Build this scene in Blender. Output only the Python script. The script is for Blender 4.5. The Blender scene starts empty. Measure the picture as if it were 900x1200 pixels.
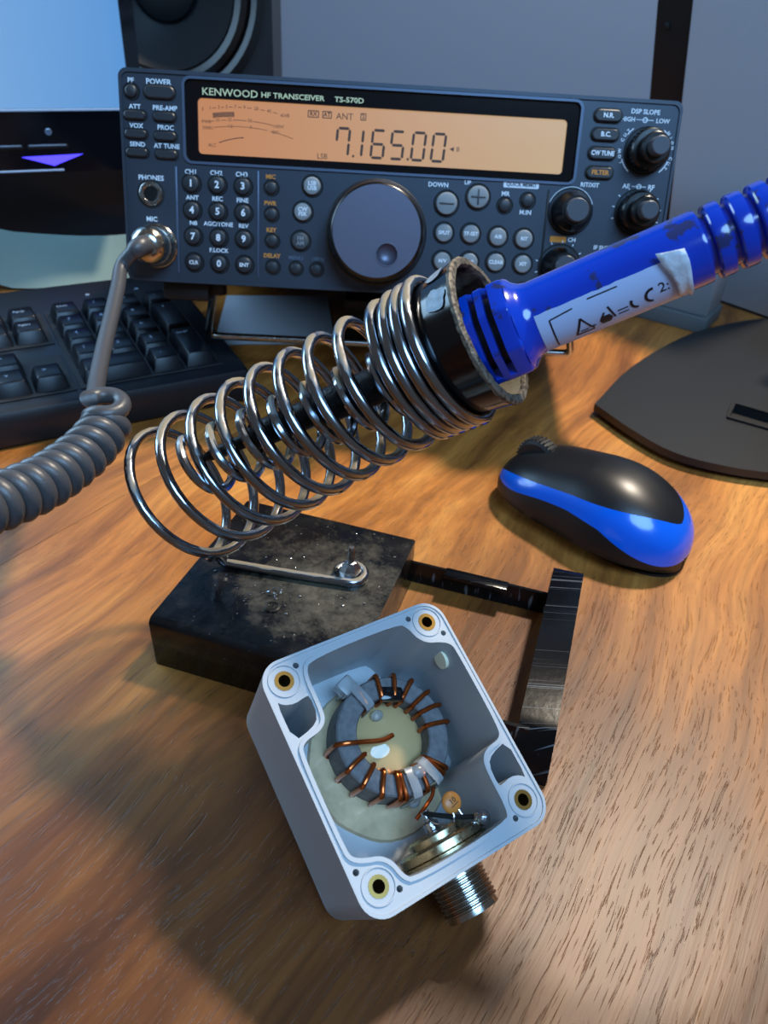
import bpy, bmesh, math, random
from mathutils import Vector, Matrix, Euler, noise
from mathutils.geometry import tessellate_polygon
random.seed(7)
S = bpy.context.scene
COL = S.collection
PI = math.pi
def R(a): return math.radians(a)

# ------------------------------------------------------------------ camera
cd = bpy.data.cameras.new('camera'); cam = bpy.data.objects.new('camera', cd); COL.objects.link(cam)
pitch, roll = R(35.58), R(3.83)
fw = Vector((0, math.cos(pitch), -math.sin(pitch))); up = Vector((0, math.sin(pitch), math.cos(pitch))); rt = Vector((1, 0, 0))
r2 = rt*math.cos(roll) + up*math.sin(roll); u2 = -rt*math.sin(roll) + up*math.cos(roll)
M = Matrix((r2, u2, -fw)).transposed().to_4x4(); M.translation = (0, 0, .2192)
cam.matrix_world = M
cd.sensor_fit = 'VERTICAL'; cd.sensor_height = 24; cd.lens = 24*900/1200; cd.clip_start = .01; cd.clip_end = 20
cd.dof.use_dof = True; cd.dof.focus_distance = .24; cd.dof.aperture_fstop = 15.0
S.camera = cam
# ------------------------------------------------------------------ world, lights, exposure
W = bpy.data.worlds.new('world'); S.world = W; W.use_nodes = True
W.node_tree.nodes['Background'].inputs[0].default_value = (.52, .52, .54, 1)
W.node_tree.nodes['Background'].inputs[1].default_value = .17
def area(name, loc, target, size, energy, color, sy=None):
    l = bpy.data.lights.new(name, 'AREA'); l.energy = energy; l.color = color; l.size = size
    if sy: l.shape = 'ELLIPSE'; l.size_y = sy
    else: l.shape = 'DISK'
    o = bpy.data.objects.new(name, l); COL.objects.link(o); o.location = loc
    o.rotation_euler = (Vector(target)-Vector(loc)).to_track_quat('-Z', 'Y').to_euler(); return o
area('ceiling_lamp', (.49, .75, 1.22), (.02, .25, 0), .13, 23, (1, .87, .70))
area('window_light', (.40, -.55, 1.15), (.05, .3, .05), .9, 19, (.30, .60, 1), .6)
area('screen_glow', (-.42, .455, .26), (0, .2, 0), .42, 2.2, (.42, .70, 1), .24)
S.view_settings.view_transform = 'Standard'; S.view_settings.look = 'None'
S.view_settings.exposure = 0.14; S.view_settings.gamma = 1; S.view_settings.use_curve_mapping = False

# ------------------------------------------------------------------ material helpers
def lin(c):
    return tuple(((v/255)/12.92 if v/255 <= .04045 else ((v/255+.055)/1.055)**2.4) for v in c) + (1,)
def mat(name, rgb, rough=.5, metal=0, bump=0, bscale=400, spots=None, emit=0, coat=0, trans=0, alpha=1, var=0, vscale=30, rvar=0, spec=None, ior=None):
    m = bpy.data.materials.new(name); m.use_nodes = True; nt = m.node_tree; N = nt.nodes; L = nt.links
    b = N['Principled BSDF']; b.inputs['Base Color'].default_value = lin(rgb); b.inputs['Roughness'].default_value = rough
    b.inputs['Metallic'].default_value = metal; b.inputs['Coat Weight'].default_value = coat
    b.inputs['Transmission Weight'].default_value = trans; b.inputs['Alpha'].default_value = alpha
    if ior: b.inputs['IOR'].default_value = ior
    if spec is not None: b.inputs['Specular IOR Level'].default_value = spec
    if emit: b.inputs['Emission Color'].default_value = lin(rgb); b.inputs['Emission Strength'].default_value = emit
    tc = N.new('ShaderNodeTexCoord')
    def noise_n(sc, det=3, rg=.5):
        n = N.new('ShaderNodeTexNoise'); n.inputs['Scale'].default_value = sc; n.inputs['Detail'].default_value = det; n.inputs['Roughness'].default_value = rg
        L.new(tc.outputs['Object'], n.inputs['Vector']); return n
    def ramp(src, a, b_):
        r = N.new('ShaderNodeMapRange'); r.inputs[1].default_value = a; r.inputs[2].default_value = b_; L.new(src, r.inputs[0]); return r.outputs[0]
    cur = None
    if var:
        n = noise_n(vscale, 4); mx = N.new('ShaderNodeMix'); mx.data_type = 'RGBA'
        mx.inputs[6].default_value = lin(tuple(max(0, v*(1-var)) for v in rgb)); mx.inputs[7].default_value = lin(tuple(min(255, v*(1+var)) for v in rgb))
        L.new(ramp(n.outputs[0], .3, .7), mx.inputs[0]); cur = mx.outputs[2]
    for sp in (spots or []):   # (scale, lo, hi, rgb, strength)
        n = noise_n(sp[0], 5, .6); mx = N.new('ShaderNodeMix'); mx.data_type = 'RGBA'
        if cur: L.new(cur, mx.inputs[6])
        else: mx.inputs[6].default_value = lin(rgb)
        mx.inputs[7].default_value = lin(sp[3])
        ml = N.new('ShaderNodeMath'); ml.operation = 'MULTIPLY'; ml.inputs[1].default_value = sp[4]
        L.new(ramp(n.outputs[0], sp[1], sp[2]), ml.inputs[0]); L.new(ml.outputs[0], mx.inputs[0]); cur = mx.outputs[2]
        if metal and len(sp) > 5:
            sb = N.new('ShaderNodeMath'); sb.operation = 'SUBTRACT'; sb.inputs[0].default_value = metal; L.new(ml.outputs[0], sb.inputs[1]); L.new(sb.outputs[0], b.inputs['Metallic'])
    if cur: L.new(cur, b.inputs['Base Color'])
    if rvar:
        n = noise_n(vscale*2, 4); mr = N.new('ShaderNodeMapRange'); mr.inputs[1].default_value = .3; mr.inputs[2].default_value = .7
        mr.inputs[3].default_value = max(.02, rough-rvar); mr.inputs[4].default_value = min(1, rough+rvar); L.new(n.outputs[0], mr.inputs[0]); L.new(mr.outputs[0], b.inputs['Roughness'])
    if bump:
        n = noise_n(bscale, 3); bp = N.new('ShaderNodeBump'); bp.inputs['Strength'].default_value = bump; bp.inputs['Distance'].default_value = .0006
        L.new(n.outputs[0], bp.inputs['Height']); L.new(bp.outputs[0], b.inputs['Normal'])
    return m

def dusty(m, mode, rgb, c=(0, 0), rad=.03, lo=.45, hi=.62, amt=.8):
    """a layer of settled dust: 'up' = on upward faces, 'spot' = round a place"""
    nt = m.node_tree; N = nt.nodes; L = nt.links; b = N['Principled BSDF']; tc = N.new('ShaderNodeTexCoord')
    n = N.new('ShaderNodeTexNoise'); n.inputs['Scale'].default_value = 70 if mode == 'up' else 110; n.inputs['Detail'].default_value = 3 if mode == 'up' else 12; n.inputs['Roughness'].default_value = .5 if mode == 'up' else .8; L.new(tc.outputs['Object'], n.inputs['Vector'])
    if mode == 'up':
        g = N.new('ShaderNodeNewGeometry'); sp = N.new('ShaderNodeSeparateXYZ'); L.new(g.outputs['Normal'], sp.inputs[0]); src = N.new('ShaderNodeMapRange'); src.inputs[1].default_value = .55; src.inputs[2].default_value = 1.0; L.new(sp.outputs[2], src.inputs[0])
    else:
        mp = N.new('ShaderNodeVectorMath'); mp.operation = 'DISTANCE'; mp.inputs[1].default_value = (c[0], c[1], .0225); L.new(tc.outputs['Object'], mp.inputs[0]); src = N.new('ShaderNodeMapRange'); src.inputs[1].default_value = rad; src.inputs[2].default_value = 0; L.new(mp.outputs['Value'], src.inputs[0])
    a = N.new('ShaderNodeMath'); a.operation = 'MULTIPLY'; a.inputs[1].default_value = .35; L.new(src.outputs[0], a.inputs[0])
    s_ = N.new('ShaderNodeMath'); s_.operation = 'ADD'; L.new(a.outputs[0], s_.inputs[0]); L.new(n.outputs[0], s_.inputs[1])
    r = N.new('ShaderNodeMapRange'); r.inputs[1].default_value = lo+.2; r.inputs[2].default_value = hi+.25; r.inputs[4].default_value = amt; L.new(s_.outputs[0], r.inputs[0])
    mx = N.new('ShaderNodeMix'); mx.data_type = 'RGBA'; bc = b.inputs['Base Color']
    if bc.links: L.new(bc.links[0].from_socket, mx.inputs[6])
    else: mx.inputs[6].default_value = bc.default_value
    mx.inputs[7].default_value = lin(rgb); L.new(r.outputs[0], mx.inputs[0]); L.new(mx.outputs[2], bc)
    for nm, to in (('Roughness', .8), ('Metallic', 0)):
        i = b.inputs[nm]; mr = N.new('ShaderNodeMix'); mr.data_type = 'FLOAT'
        if i.links: L.new(i.links[0].from_socket, mr.inputs[2])
        else: mr.inputs[2].default_value = i.default_value
        mr.inputs[3].default_value = to; L.new(r.outputs[0], mr.inputs[0]); L.new(mr.outputs[0], i)
    return m
def scratched(m, rgb=(120, 124, 128)):
    nt = m.node_tree; N = nt.nodes; L = nt.links; b = N['Principled BSDF']; tc = N.new('ShaderNodeTexCoord'); prev = b.inputs['Base Color'].links[0].from_socket if b.inputs['Base Color'].links else None
    for ang, sc in ((25, 70), (-20, 60), (70, 90), (-62, 75)):
        mp = N.new('ShaderNodeMapping'); mp.inputs['Rotation'].default_value = (0, 0, R(ang)); mp.inputs['Scale'].default_value = (.035*sc, 18*sc, sc); L.new(tc.outputs['Object'], mp.inputs[0])
        n = N.new('ShaderNodeTexNoise'); n.inputs['Scale'].default_value = 1; n.inputs['Detail'].default_value = 1; L.new(mp.outputs[0], n.inputs['Vector'])
        r = N.new('ShaderNodeMapRange'); r.inputs[1].default_value = .70; r.inputs[2].default_value = .78; r.inputs[4].default_value = .7; L.new(n.outputs[0], r.inputs[0])
        mx = N.new('ShaderNodeMix'); mx.data_type = 'RGBA'
        if prev: L.new(prev, mx.inputs[6])
        else: mx.inputs[6].default_value = b.inputs['Base Color'].default_value
        mx.inputs[7].default_value = lin(rgb); L.new(r.outputs[0], mx.inputs[0]); prev = mx.outputs[2]
    L.new(prev, b.inputs['Base Color']); return m

def wood_mat(name, shift, dark=0.0):
    m = bpy.data.materials.new(name); m.use_nodes = True; nt = m.node_tree; N = nt.nodes; L = nt.links
    b = N['Principled BSDF']
    tc = N.new('ShaderNodeTexCoord')
    mp = N.new('ShaderNodeMapping'); mp.inputs['Location'].default_value = shift; mp.inputs['Rotation'].default_value = (0, 0, R(-62)); L.new(tc.outputs['Object'], mp.inputs[0])
    # gentle wander of the grain
    w = N.new('ShaderNodeTexNoise'); w.inputs['Scale'].default_value = 5.5; w.inputs['Detail'].default_value = 2; L.new(mp.outputs[0], w.inputs['Vector'])
    ws = N.new('ShaderNodeVectorMath'); ws.operation = 'SUBTRACT'; ws.inputs[1].default_value = (.5, .5, .5); L.new(w.outputs['Color'], ws.inputs[0])
    wm = N.new('ShaderNodeVectorMath'); wm.operation = 'SCALE'; wm.inputs['Scale'].default_value = .055; L.new(ws.outputs[0], wm.inputs[0])
    ad = N.new('ShaderNodeVectorMath'); ad.operation = 'ADD'; L.new(mp.outputs[0], ad.inputs[0]); L.new(wm.outputs[0], ad.inputs[1])
    def stretch(vx, vy, sc, det, rg=.55):
        q = N.new('ShaderNodeMapping'); q.inputs['Scale'].default_value = (vx, vy, vy); L.new(ad.outputs[0], q.inputs[0])
        n = N.new('ShaderNodeTexNoise'); n.inputs['Scale'].default_value = sc; n.inputs['Detail'].default_value = det; n.inputs['Roughness'].default_value = rg
        L.new(q.outputs[0], n.inputs['Vector']); return n.outputs[0]
    bands = stretch(.07, 1, 50, 5)        # growth bands
    fine = stretch(.02, 1, 460, 3)        # fibre
    pores = stretch(.035, 1, 1350, 2)       # dark open pores
    tone = stretch(.6, 1, 5.0, 2)         # slow heartwood / sapwood tone
    cr = N.new('ShaderNodeValToRGB'); e = cr.color_ramp.elements
    e[0].position = .30; e[0].color = lin((122, 72, 34)); e[1].position = .72; e[1].color = lin((222, 154, 78))
    x = e.new(.50); x.color = lin((186, 118, 54)); L.new(bands, cr.inputs[0])
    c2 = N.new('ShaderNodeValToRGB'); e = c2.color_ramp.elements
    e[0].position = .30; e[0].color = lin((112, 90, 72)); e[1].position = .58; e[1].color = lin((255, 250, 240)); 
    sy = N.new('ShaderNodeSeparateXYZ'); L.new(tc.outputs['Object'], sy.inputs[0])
    ty = N.new('ShaderNodeMapRange'); ty.inputs[1].default_value = .05; ty.inputs[2].default_value = .30; ty.inputs[3].default_value = -.36; ty.inputs[4].default_value = .06; L.new(sy.outputs[1], ty.inputs[0])  # darker towards the near side: light falloff painted into the wood colour
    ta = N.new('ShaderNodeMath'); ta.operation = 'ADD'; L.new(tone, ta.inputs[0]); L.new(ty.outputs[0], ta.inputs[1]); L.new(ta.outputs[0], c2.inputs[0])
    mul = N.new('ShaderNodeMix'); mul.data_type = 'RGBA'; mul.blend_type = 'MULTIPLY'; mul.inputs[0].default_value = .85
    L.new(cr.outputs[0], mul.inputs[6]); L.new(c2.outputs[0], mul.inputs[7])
    c3 = N.new('ShaderNodeMapRange'); c3.inputs[1].default_value = .3; c3.inputs[2].default_value = .7; c3.inputs[3].default_value = .74; c3.inputs[4].default_value = 1.12; L.new(fine, c3.inputs[0])
    mv = N.new('ShaderNodeVectorMath'); mv.operation = 'SCALE'; L.new(mul.outputs[2], mv.inputs[0]); L.new(c3.outputs[0], mv.inputs['Scale'])
    pr = N.new('ShaderNodeMapRange'); pr.inputs[1].default_value = .60; pr.inputs[2].default_value = .68; pr.inputs[3].default_value = 1; pr.inputs[4].default_value = .68; L.new(pores, pr.inputs[0])
    mp2 = N.new('ShaderNodeVectorMath'); mp2.operation = 'SCALE'; L.new(mv.outputs[0], mp2.inputs[0]); L.new(pr.outputs[0], mp2.inputs['Scale'])
    fin = N.new('ShaderNodeVectorMath'); fin.operation = 'SCALE'; fin.inputs['Scale'].default_value = .93-dark; L.new(mp2.outputs[0], fin.inputs[0])
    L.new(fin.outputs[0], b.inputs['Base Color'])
    b.inputs['Roughness'].default_value = .42; b.inputs['Specular IOR Level'].default_value = .45
    bp = N.new('ShaderNodeBump'); bp.inputs['Strength'].default_value = .5; bp.inputs['Distance'].default_value = .0004
    hs = N.new('ShaderNodeMath'); hs.operation = 'MULTIPLY_ADD'; hs.inputs[1].default_value = .45; L.new(fine, hs.inputs[0]); L.new(pr.outputs[0], hs.inputs[2]); L.new(hs.outputs[0], bp.inputs['Height'])
    L.new(bp.outputs[0], b.inputs['Normal'])
    return m

def dusty_black(name, amount=.7, rough=.35):
    """glossy black paint with grey dust specks and fine scratches"""
    return mat(name, (9, 10, 12), rough, spots=[(60, .52, .72, (92, 86, 72), amount), (1500, .70, .76, (190, 185, 170), .8)], bump=.25, bscale=900, rvar=.15, vscale=60)

MT = {
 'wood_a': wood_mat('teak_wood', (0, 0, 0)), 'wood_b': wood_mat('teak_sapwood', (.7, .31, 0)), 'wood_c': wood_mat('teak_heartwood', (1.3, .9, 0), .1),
 'panel': mat('radio_panel_plastic', (60, 67, 78), .42, metal=.4, bump=.12, bscale=2500),
 'panel_edge': mat('radio_ridge', (84, 98, 120), .38, metal=.3),
 'case': mat('radio_case_paint', (34, 37, 42), .5, bump=.3, bscale=1800),
 'bezel': mat('display_bezel_gloss', (8, 11, 17), .12),
 'btn': mat('dark_rubber_button', (40, 43, 48), .45),
 'btn_grey': mat('grey_rubber_button', (138, 143, 145), .5),
 'btn_dim': mat('dark_grey_button', (66, 70, 74), .5),
 'moat': mat('button_recess_black', (12, 14, 18), .6),
 'knob_black': mat('knob_black', (12, 12, 14), .28),
 'knob_grey': mat('knob_cap_grey', (74, 78, 86), .45, metal=.2),
 'dial': mat('tuning_dial_metal', (108, 108, 124), .42, metal=.55, bump=.05, bscale=3000),
 'white_ink': mat('white_ink', (240, 246, 252), .6), 'orange_ink': mat('orange_ink', (235, 150, 50), .6), 'gold_ink': mat('gold_ink', (240, 232, 175), .5),
 'dim_ink': mat('dim_ink', (88, 104, 124), .6),
 'lcd_ink': mat('lcd_segment', (96, 62, 44), .6),
 'chrome': mat('chrome_wire', (150, 156, 164), .15, metal=1, rvar=.05, vscale=50),
 'nickel': mat('nickel_plug', (176, 172, 164), .2, metal=1, rvar=.08, vscale=300),
 'steel': mat('plain_steel', (150, 150, 148), .28, metal=1, rvar=.1, vscale=300),
 'black_paint': mat('dusty_black_paint', (9, 10, 12), .26, spots=[(900, .685, .72, (170, 166, 150), .8)], bump=.12, bscale=500, rvar=.1, vscale=60), 'black_strip': scratched(mat('scratched_black_strip', (9, 10, 12), .18, spec=.3, spots=[(1300, .72, .76, (150, 148, 138), .7)], bump=.06, bscale=400)),
 'cup': mat('black_enamel', (7, 8, 11), .14, spots=[(38, .66, .68, (150, 165, 180), .85)], bump=.08, bscale=300),
 'chip': mat('chipped_pale_enamel', (150, 162, 172), .5, bump=.3, bscale=900, var=.15, vscale=400),
 'cup_rim': mat('bare_cup_edge', (120, 110, 96), .6, metal=.5, spots=[(600, .45, .6, (40, 36, 32), .8)], bump=.6, bscale=1200),
 'blue': mat('blue_handle_plastic', (3, 54, 172), .16, coat=.4, spots=[(120, .585, .62, (40, 44, 54), .8)]),
 'barrel': mat('burnt_iron_barrel', (26, 24, 24), .45, metal=.6, bump=.4, bscale=900),
 'label': mat('white_label', (176, 192, 226), .35), 'ink': mat('black_ink', (16, 18, 26), .5),
 'tape': mat('frosted_tape', (205, 214, 224), .3, alpha=.9, var=.1, vscale=300, bump=.5, bscale=500),
 'mouse_top': mat('mouse_shell_black', (17, 19, 23), .36), 'mouse_side': mat('mouse_side_black', (9, 9, 10), .5), 'mouse_blue': mat('mouse_blue', (0, 92, 215), .2, coat=.3), 'rubber': mat('ribbed_rubber', (20, 21, 23), .6),
 'abs': mat('pale_grey_abs', (172, 178, 183), .38, bump=.05, bscale=600),
 'brass': mat('brass_insert', (186, 150, 84), .28, metal=1), 'hole': mat('dark_hole', (10, 9, 8), .9),
 'ferrite': mat('grey_ferrite', (104, 104, 106), .6, bump=.4, bscale=2500, var=.12, vscale=500),
 'copper': mat('enamelled_copper', (168, 84, 38), .22, metal=.85),
 'tie': mat('clear_nylon', (214, 218, 220), .25, trans=.7, ior=1.4), 'glue': mat('yellowed_clear_glue', (228, 196, 140), .04, trans=.30, ior=1.35, coat=.6), 'glue_flat': mat('dried_glue_film', (190, 170, 134), .22, coat=.3, var=.1, vscale=150),
 'cap': mat('orange_ceramic', (196, 122, 52), .4), 'solder': mat('solder', (170, 172, 176), .2, metal=1, bump=.6, bscale=900), 'lead': mat('tinned_lead', (196, 198, 200), .2, metal=1),
 'plated': mat('dull_plated_brass', (186, 172, 140), .3, metal=1, rvar=.1, vscale=400, spots=[(300, .55, .7, (84, 72, 50), .6)]),
 'cord': mat('grey_cord_rubber', (68, 68, 70), .40, bump=.1, bscale=900),
 'kb': mat('keyboard_plastic', (18, 21, 27), .36, bump=.15, bscale=2500), 'key': mat('keycap_black', (12, 14, 20), .32, spec=.3), 'key_ink': mat('key_legend', (120, 138, 160), .6),
 'mon': mat('monitor_gloss_black', (8, 11, 18), .12), 'mon_matt': mat('monitor_matt_black', (14, 15, 17), .45), 'hair': mat('bright_screen_edge', (150, 175, 205), .3),
 'base': mat('monitor_base_black', (26, 27, 28), .40, bump=.15, bscale=1800),
 'speaker': mat('speaker_cabinet', (20, 24, 30), .45), 'cone': mat('speaker_cone', (17, 19, 22), .5), 'surround': mat('speaker_surround', (8, 9, 11), .32),
 'paper': mat('stained_paper', (118, 140, 134), .8, spots=[(14, .60, .64, (140, 134, 84), .8)], bump=.2, bscale=40), 'sheet': mat('white_paper', (200, 212, 228), .7),
 'greybox': mat('pale_grey_plastic', (132, 136, 140), .5), 'greyband': mat('grey_plinth', (96, 100, 102), .55),
 'wall': mat('grey_painted_wall', (112, 132, 160), .9, bump=.1, bscale=80), 'button_silver': mat('bright_button_edge', (130, 150, 175), .3, metal=.5),
 'panel_grey': mat('grey_panel_paint', (186, 192, 202), .5),
 'floor': mat('floor_grey', (70, 68, 66), .8),
}
dusty(MT['chrome'], 'up', (134, 116, 82), lo=.48, hi=.60, amt=.85)
MT['cup_in'] = dusty(mat('crusted_cup_lining', (10, 10, 12), .3, bump=.4, bscale=900), 'up', (120, 112, 92), lo=.36, hi=.55, amt=.9)
dusty(MT['black_paint'], 'spot', (104, 97, 80), c=(.012, -.004), rad=.046, lo=.38, hi=.80, amt=.75)
def emis(name, rgb, st, rgb2=None, lo=-.1, hi=.1, axis=0):
    m = bpy.data.materials.new(name); m.use_nodes = True; N = m.node_tree.nodes; L = m.node_tree.links; b = N['Principled BSDF']
    b.inputs['Base Color'].default_value = (.02, .02, .02, 1); b.inputs['Roughness'].default_value = .25
    b.inputs['Emission Color'].default_value = lin(rgb); b.inputs['Emission Strength'].default_value = st
    if rgb2:
        tc = N.new('ShaderNodeTexCoord'); sp = N.new('ShaderNodeSeparateXYZ'); L.new(tc.outputs['Object'], sp.inputs[0])
        mr = N.new('ShaderNodeMapRange'); mr.inputs[1].default_value = lo; mr.inputs[2].default_value = hi; L.new(sp.outputs[axis], mr.inputs[0])
        mx = N.new('ShaderNodeMix'); mx.data_type = 'RGBA'; mx.inputs[6].default_value = lin(rgb); mx.inputs[7].default_value = lin(rgb2); L.new(mr.outputs[0], mx.inputs[0]); L.new(mx.outputs[2], b.inputs['Emission Color'])
    return m
MT['lcd'] = emis('amber_backlit_lcd', (212, 146, 100), .70, (214, 186, 146), -.09, .09)
MT['screen_l'] = emis('lit_blue_screen', (142, 184, 226), .95, (84, 142, 204), -.25, 0)
MT['led'] = emis('violet_led', (70, 60, 255), 2.2)

# ------------------------------------------------------------------ mesh helpers (all shapes in millimetres)
def obj(name, bm, m, parent=None, sharp=35, smooth=True, rec=True):
    if rec: bmesh.ops.recalc_face_normals(bm, faces=bm.faces)
    bmesh.ops.scale(bm, vec=(.001,)*3, verts=bm.verts)
    me = bpy.data.meshes.new(name); bm.to_mesh(me); bm.free()
    me.materials.append(MT[m] if isinstance(m, str) else m)
    if smooth:
        for p in me.polygons: p.use_smooth = True
        me.set_sharp_from_angle(angle=R(sharp))
    o = bpy.data.objects.new(name, me); COL.objects.link(o)
    if parent: o.parent = parent
    return o
def thing(name, label, cat, loc=(0, 0, 0), rot=(0, 0, 0), group=None):
    o = bpy.data.objects.new(name, None); COL.objects.link(o); o.empty_display_size = .01
    o.location = [v*.001 for v in loc]; o.rotation_euler = rot; o['label'] = label; o['category'] = cat
    if group: o['group'] = group
    return o
def struct(o): o['kind'] = 'structure'; return o
def new(): return bmesh.new()
def add_box(bm, x0, x1, y0, y1, z0, z1, bev=0, seg=2, mtx=None):
    t = bmesh.new(); bmesh.ops.create_cube(t, size=1)
    bmesh.ops.scale(t, vec=(x1-x0, y1-y0, z1-z0), verts=t.verts); bmesh.ops.translate(t, vec=((x0+x1)/2, (y0+y1)/2, (z0+z1)/2), verts=t.verts)
    if bev: bmesh.ops.bevel(t, geom=t.edges[:], offset=bev, segments=seg, affect='EDGES', profile=.5)
    if mtx: t.transform(mtx)
    join(bm, t); return bm
def join(bm, t):
    me = bpy.data.meshes.new('t'); t.to_mesh(me); t.free(); bm.from_mesh(me); bpy.data.meshes.remove(me)
def frame(origin, axis, upv=(0, 0, 1)):
    """matrix whose Z is axis, X as near upv as possible"""
    z = Vector(axis).normalized(); x = Vector(upv) - z*Vector(upv).dot(z); x.normalize(); y = z.cross(x)
    m = Matrix((x, y, z)).transposed().to_4x4(); m.translation = Vector(origin); return m
def add_lathe(bm, prof, seg=32, mtx=None, a0=0, a1=2*PI):
    full = abs(a1-a0-2*PI) < 1e-6; n = seg if full else seg+1; rows = []
    for r, z in prof:
        if r < 1e-6:
            v = bm.verts.new((0, 0, z)); rows.append([v]*n)
        else: rows.append([bm.verts.new((r*math.cos(a0+(a1-a0)*k/seg), r*math.sin(a0+(a1-a0)*k/seg), z)) for k in range(n)])
    vs = {v for rw in rows for v in rw}
    for a, b in zip(rows, rows[1:]):
        for k in range(seg):
            q = [a[k], a[(k+1) % n], b[(k+1) % n], b[k]]; u = []
            for v in q:
                if v not in u: u.append(v)
            if len(u) > 2:
                try: bm.faces.new(u)
                except ValueError: pass
    if mtx: bmesh.ops.transform(bm, matrix=mtx, verts=list(vs))
    return bm
def add_tube(bm, pts, rad, seg=12, closed=False, cap=True, flat=1, upv=(0, 0, 1)):
    pts = [Vector(p) for p in pts]; n = len(pts); rows = []; nrm = None
    for i, p in enumerate(pts):
        if closed: t = pts[(i+1) % n]-pts[i-1]
        else: t = pts[min(i+1, n-1)]-pts[max(i-1, 0)]
        t.normalize()
        if nrm is None: nrm = Vector(upv) - t*Vector(upv).dot(t)
        if nrm.length < 1e-4: nrm = Vector((1, 0, 0)) - t*t.x
        nrm = nrm - t*nrm.dot(t); nrm.normalize(); b = t.cross(nrm)
        r = rad[i] if isinstance(rad, (list, tuple)) else rad
        rows.append([bm.verts.new(p + nrm*math.cos(2*PI*k/seg)*r*flat + b*math.sin(2*PI*k/seg)*r) for k in range(seg)])
    m = n if closed else n-1
    for i in range(m):
        a, b_ = rows[i], rows[(i+1) % n]
        for k in range(seg): bm.faces.new((a[k], a[(k+1) % seg], b_[(k+1) % seg], b_[k]))
    if cap and not closed: bm.faces.new(rows[0]); bm.faces.new(rows[-1][::-1])
    return bm
def spline(pts, n=8):
    P = [Vector(p) for p in pts]; out = []
    P = [P[0]*2-P[1]] + P + [P[-1]*2-P[-2]]
    for i in range(1, len(P)-2):
        for k in range(n):
            t = k/n; a, b, c, d = P[i-1:i+3]
            out.append(.5*((2*b)+(c-a)*t+(2*a-5*b+4*c-d)*t*t+(3*b-a-3*c+d)*t**3))
    out.append(P[-2]); return out
def chaikin(p, n=1):
    for _ in range(n):
        q = []
        for i in range(len(p)):
            a, b = p[i], p[(i+1) % len(p)]
            q += [(a[0]*.75+b[0]*.25, a[1]*.75+b[1]*.25), (a[0]*.25+b[0]*.75, a[1]*.25+b[1]*.75)]
        p = q
    return p
def circ(cx, cy, r, n=20): return [(cx+r*math.cos(2*PI*k/n), cy+r*math.sin(2*PI*k/n)) for k in range(n)]
def rrect(x0, x1, y0, y1, r, n=6):
    o = []
    for cx, cy, a in ((x1-r, y1-r, 0), (x0+r, y1-r, 90), (x0+r, y0+r, 180), (x1-r, y0+r, 270)):
        for k in range(n+1): t = R(a+90*k/n); o.append((cx+r*math.cos(t), cy+r*math.sin(t)))
    return o
def add_prism(bm, loop, z0, z1, holes=(), mtx=None, fb=None, bev=0):
    """extruded outline with holes; fb maps a 2d point for the bottom cap (draft)"""
    fb = fb or (lambda p: p); loops = [loop]+list(holes); new_v = []
    tri = tessellate_polygon([[Vector((x, y, 0)) for x, y in l] for l in loops])
    tops = []; bots = []
    for l in loops:
        tops.append([bm.verts.new((x, y, z1)) for x, y in l]); bots.append([bm.verts.new((*fb((x, y)), z0)) for x, y in l])
    ft = [v for l in tops for v in l]; fbv = [v for l in bots for v in l]
    for t in tri:
        for arr, o in ((ft, 1), (fbv, -1)):
            try: bm.faces.new([arr[i] for i in t][::o])
            except ValueError: pass
    for a, b in zip(tops, bots):
        for k in range(len(a)):
            j = (k+1) % len(a); bm.faces.new((a[k], a[j], b[j], b[k]))
    if mtx: bmesh.ops.transform(bm, matrix=mtx, verts=ft+fbv)
    return bm
FACE = Matrix(((1, 0, 0, 0), (0, 0, -1, 0), (0, 1, 0, 0), (0, 0, 0, 1)))   # xy-plane drawing -> xz-plane facing -y (z out -> -y)
def add_text(bm, s, x, y, h, z=0, mtx=None, bold=.02, ext=.06, align='CENTER', sx=1.0, shear=0):
    c = bpy.data.curves.new('t', 'FONT'); c.body = s; c.size = h/.72; c.align_x = align; c.align_y = 'CENTER'; c.offset = bold*h; c.extrude = ext; c.resolution_u = 2; c.shear = shear
    o = bpy.data.objects.new('t', c); COL.objects.link(o); bpy.context.view_layer.update()
    me = bpy.data.meshes.new_from_object(o.evaluated_get(bpy.context.evaluated_depsgraph_get()))
    t = bmesh.new(); t.from_mesh(me); bpy.data.objects.remove(o); bpy.data.curves.remove(c); bpy.data.meshes.remove(me)
    mm = Matrix.Translation((x, y, z)) @ Matrix.Diagonal((sx, 1, 1, 1)); t.transform(mm)
    if mtx: t.transform(mtx)
    join(bm, t); return bm
def rotz(a, loc=(0, 0, 0)): return Matrix.Translation(loc) @ Matrix.Rotation(a, 4, 'Z')

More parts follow.
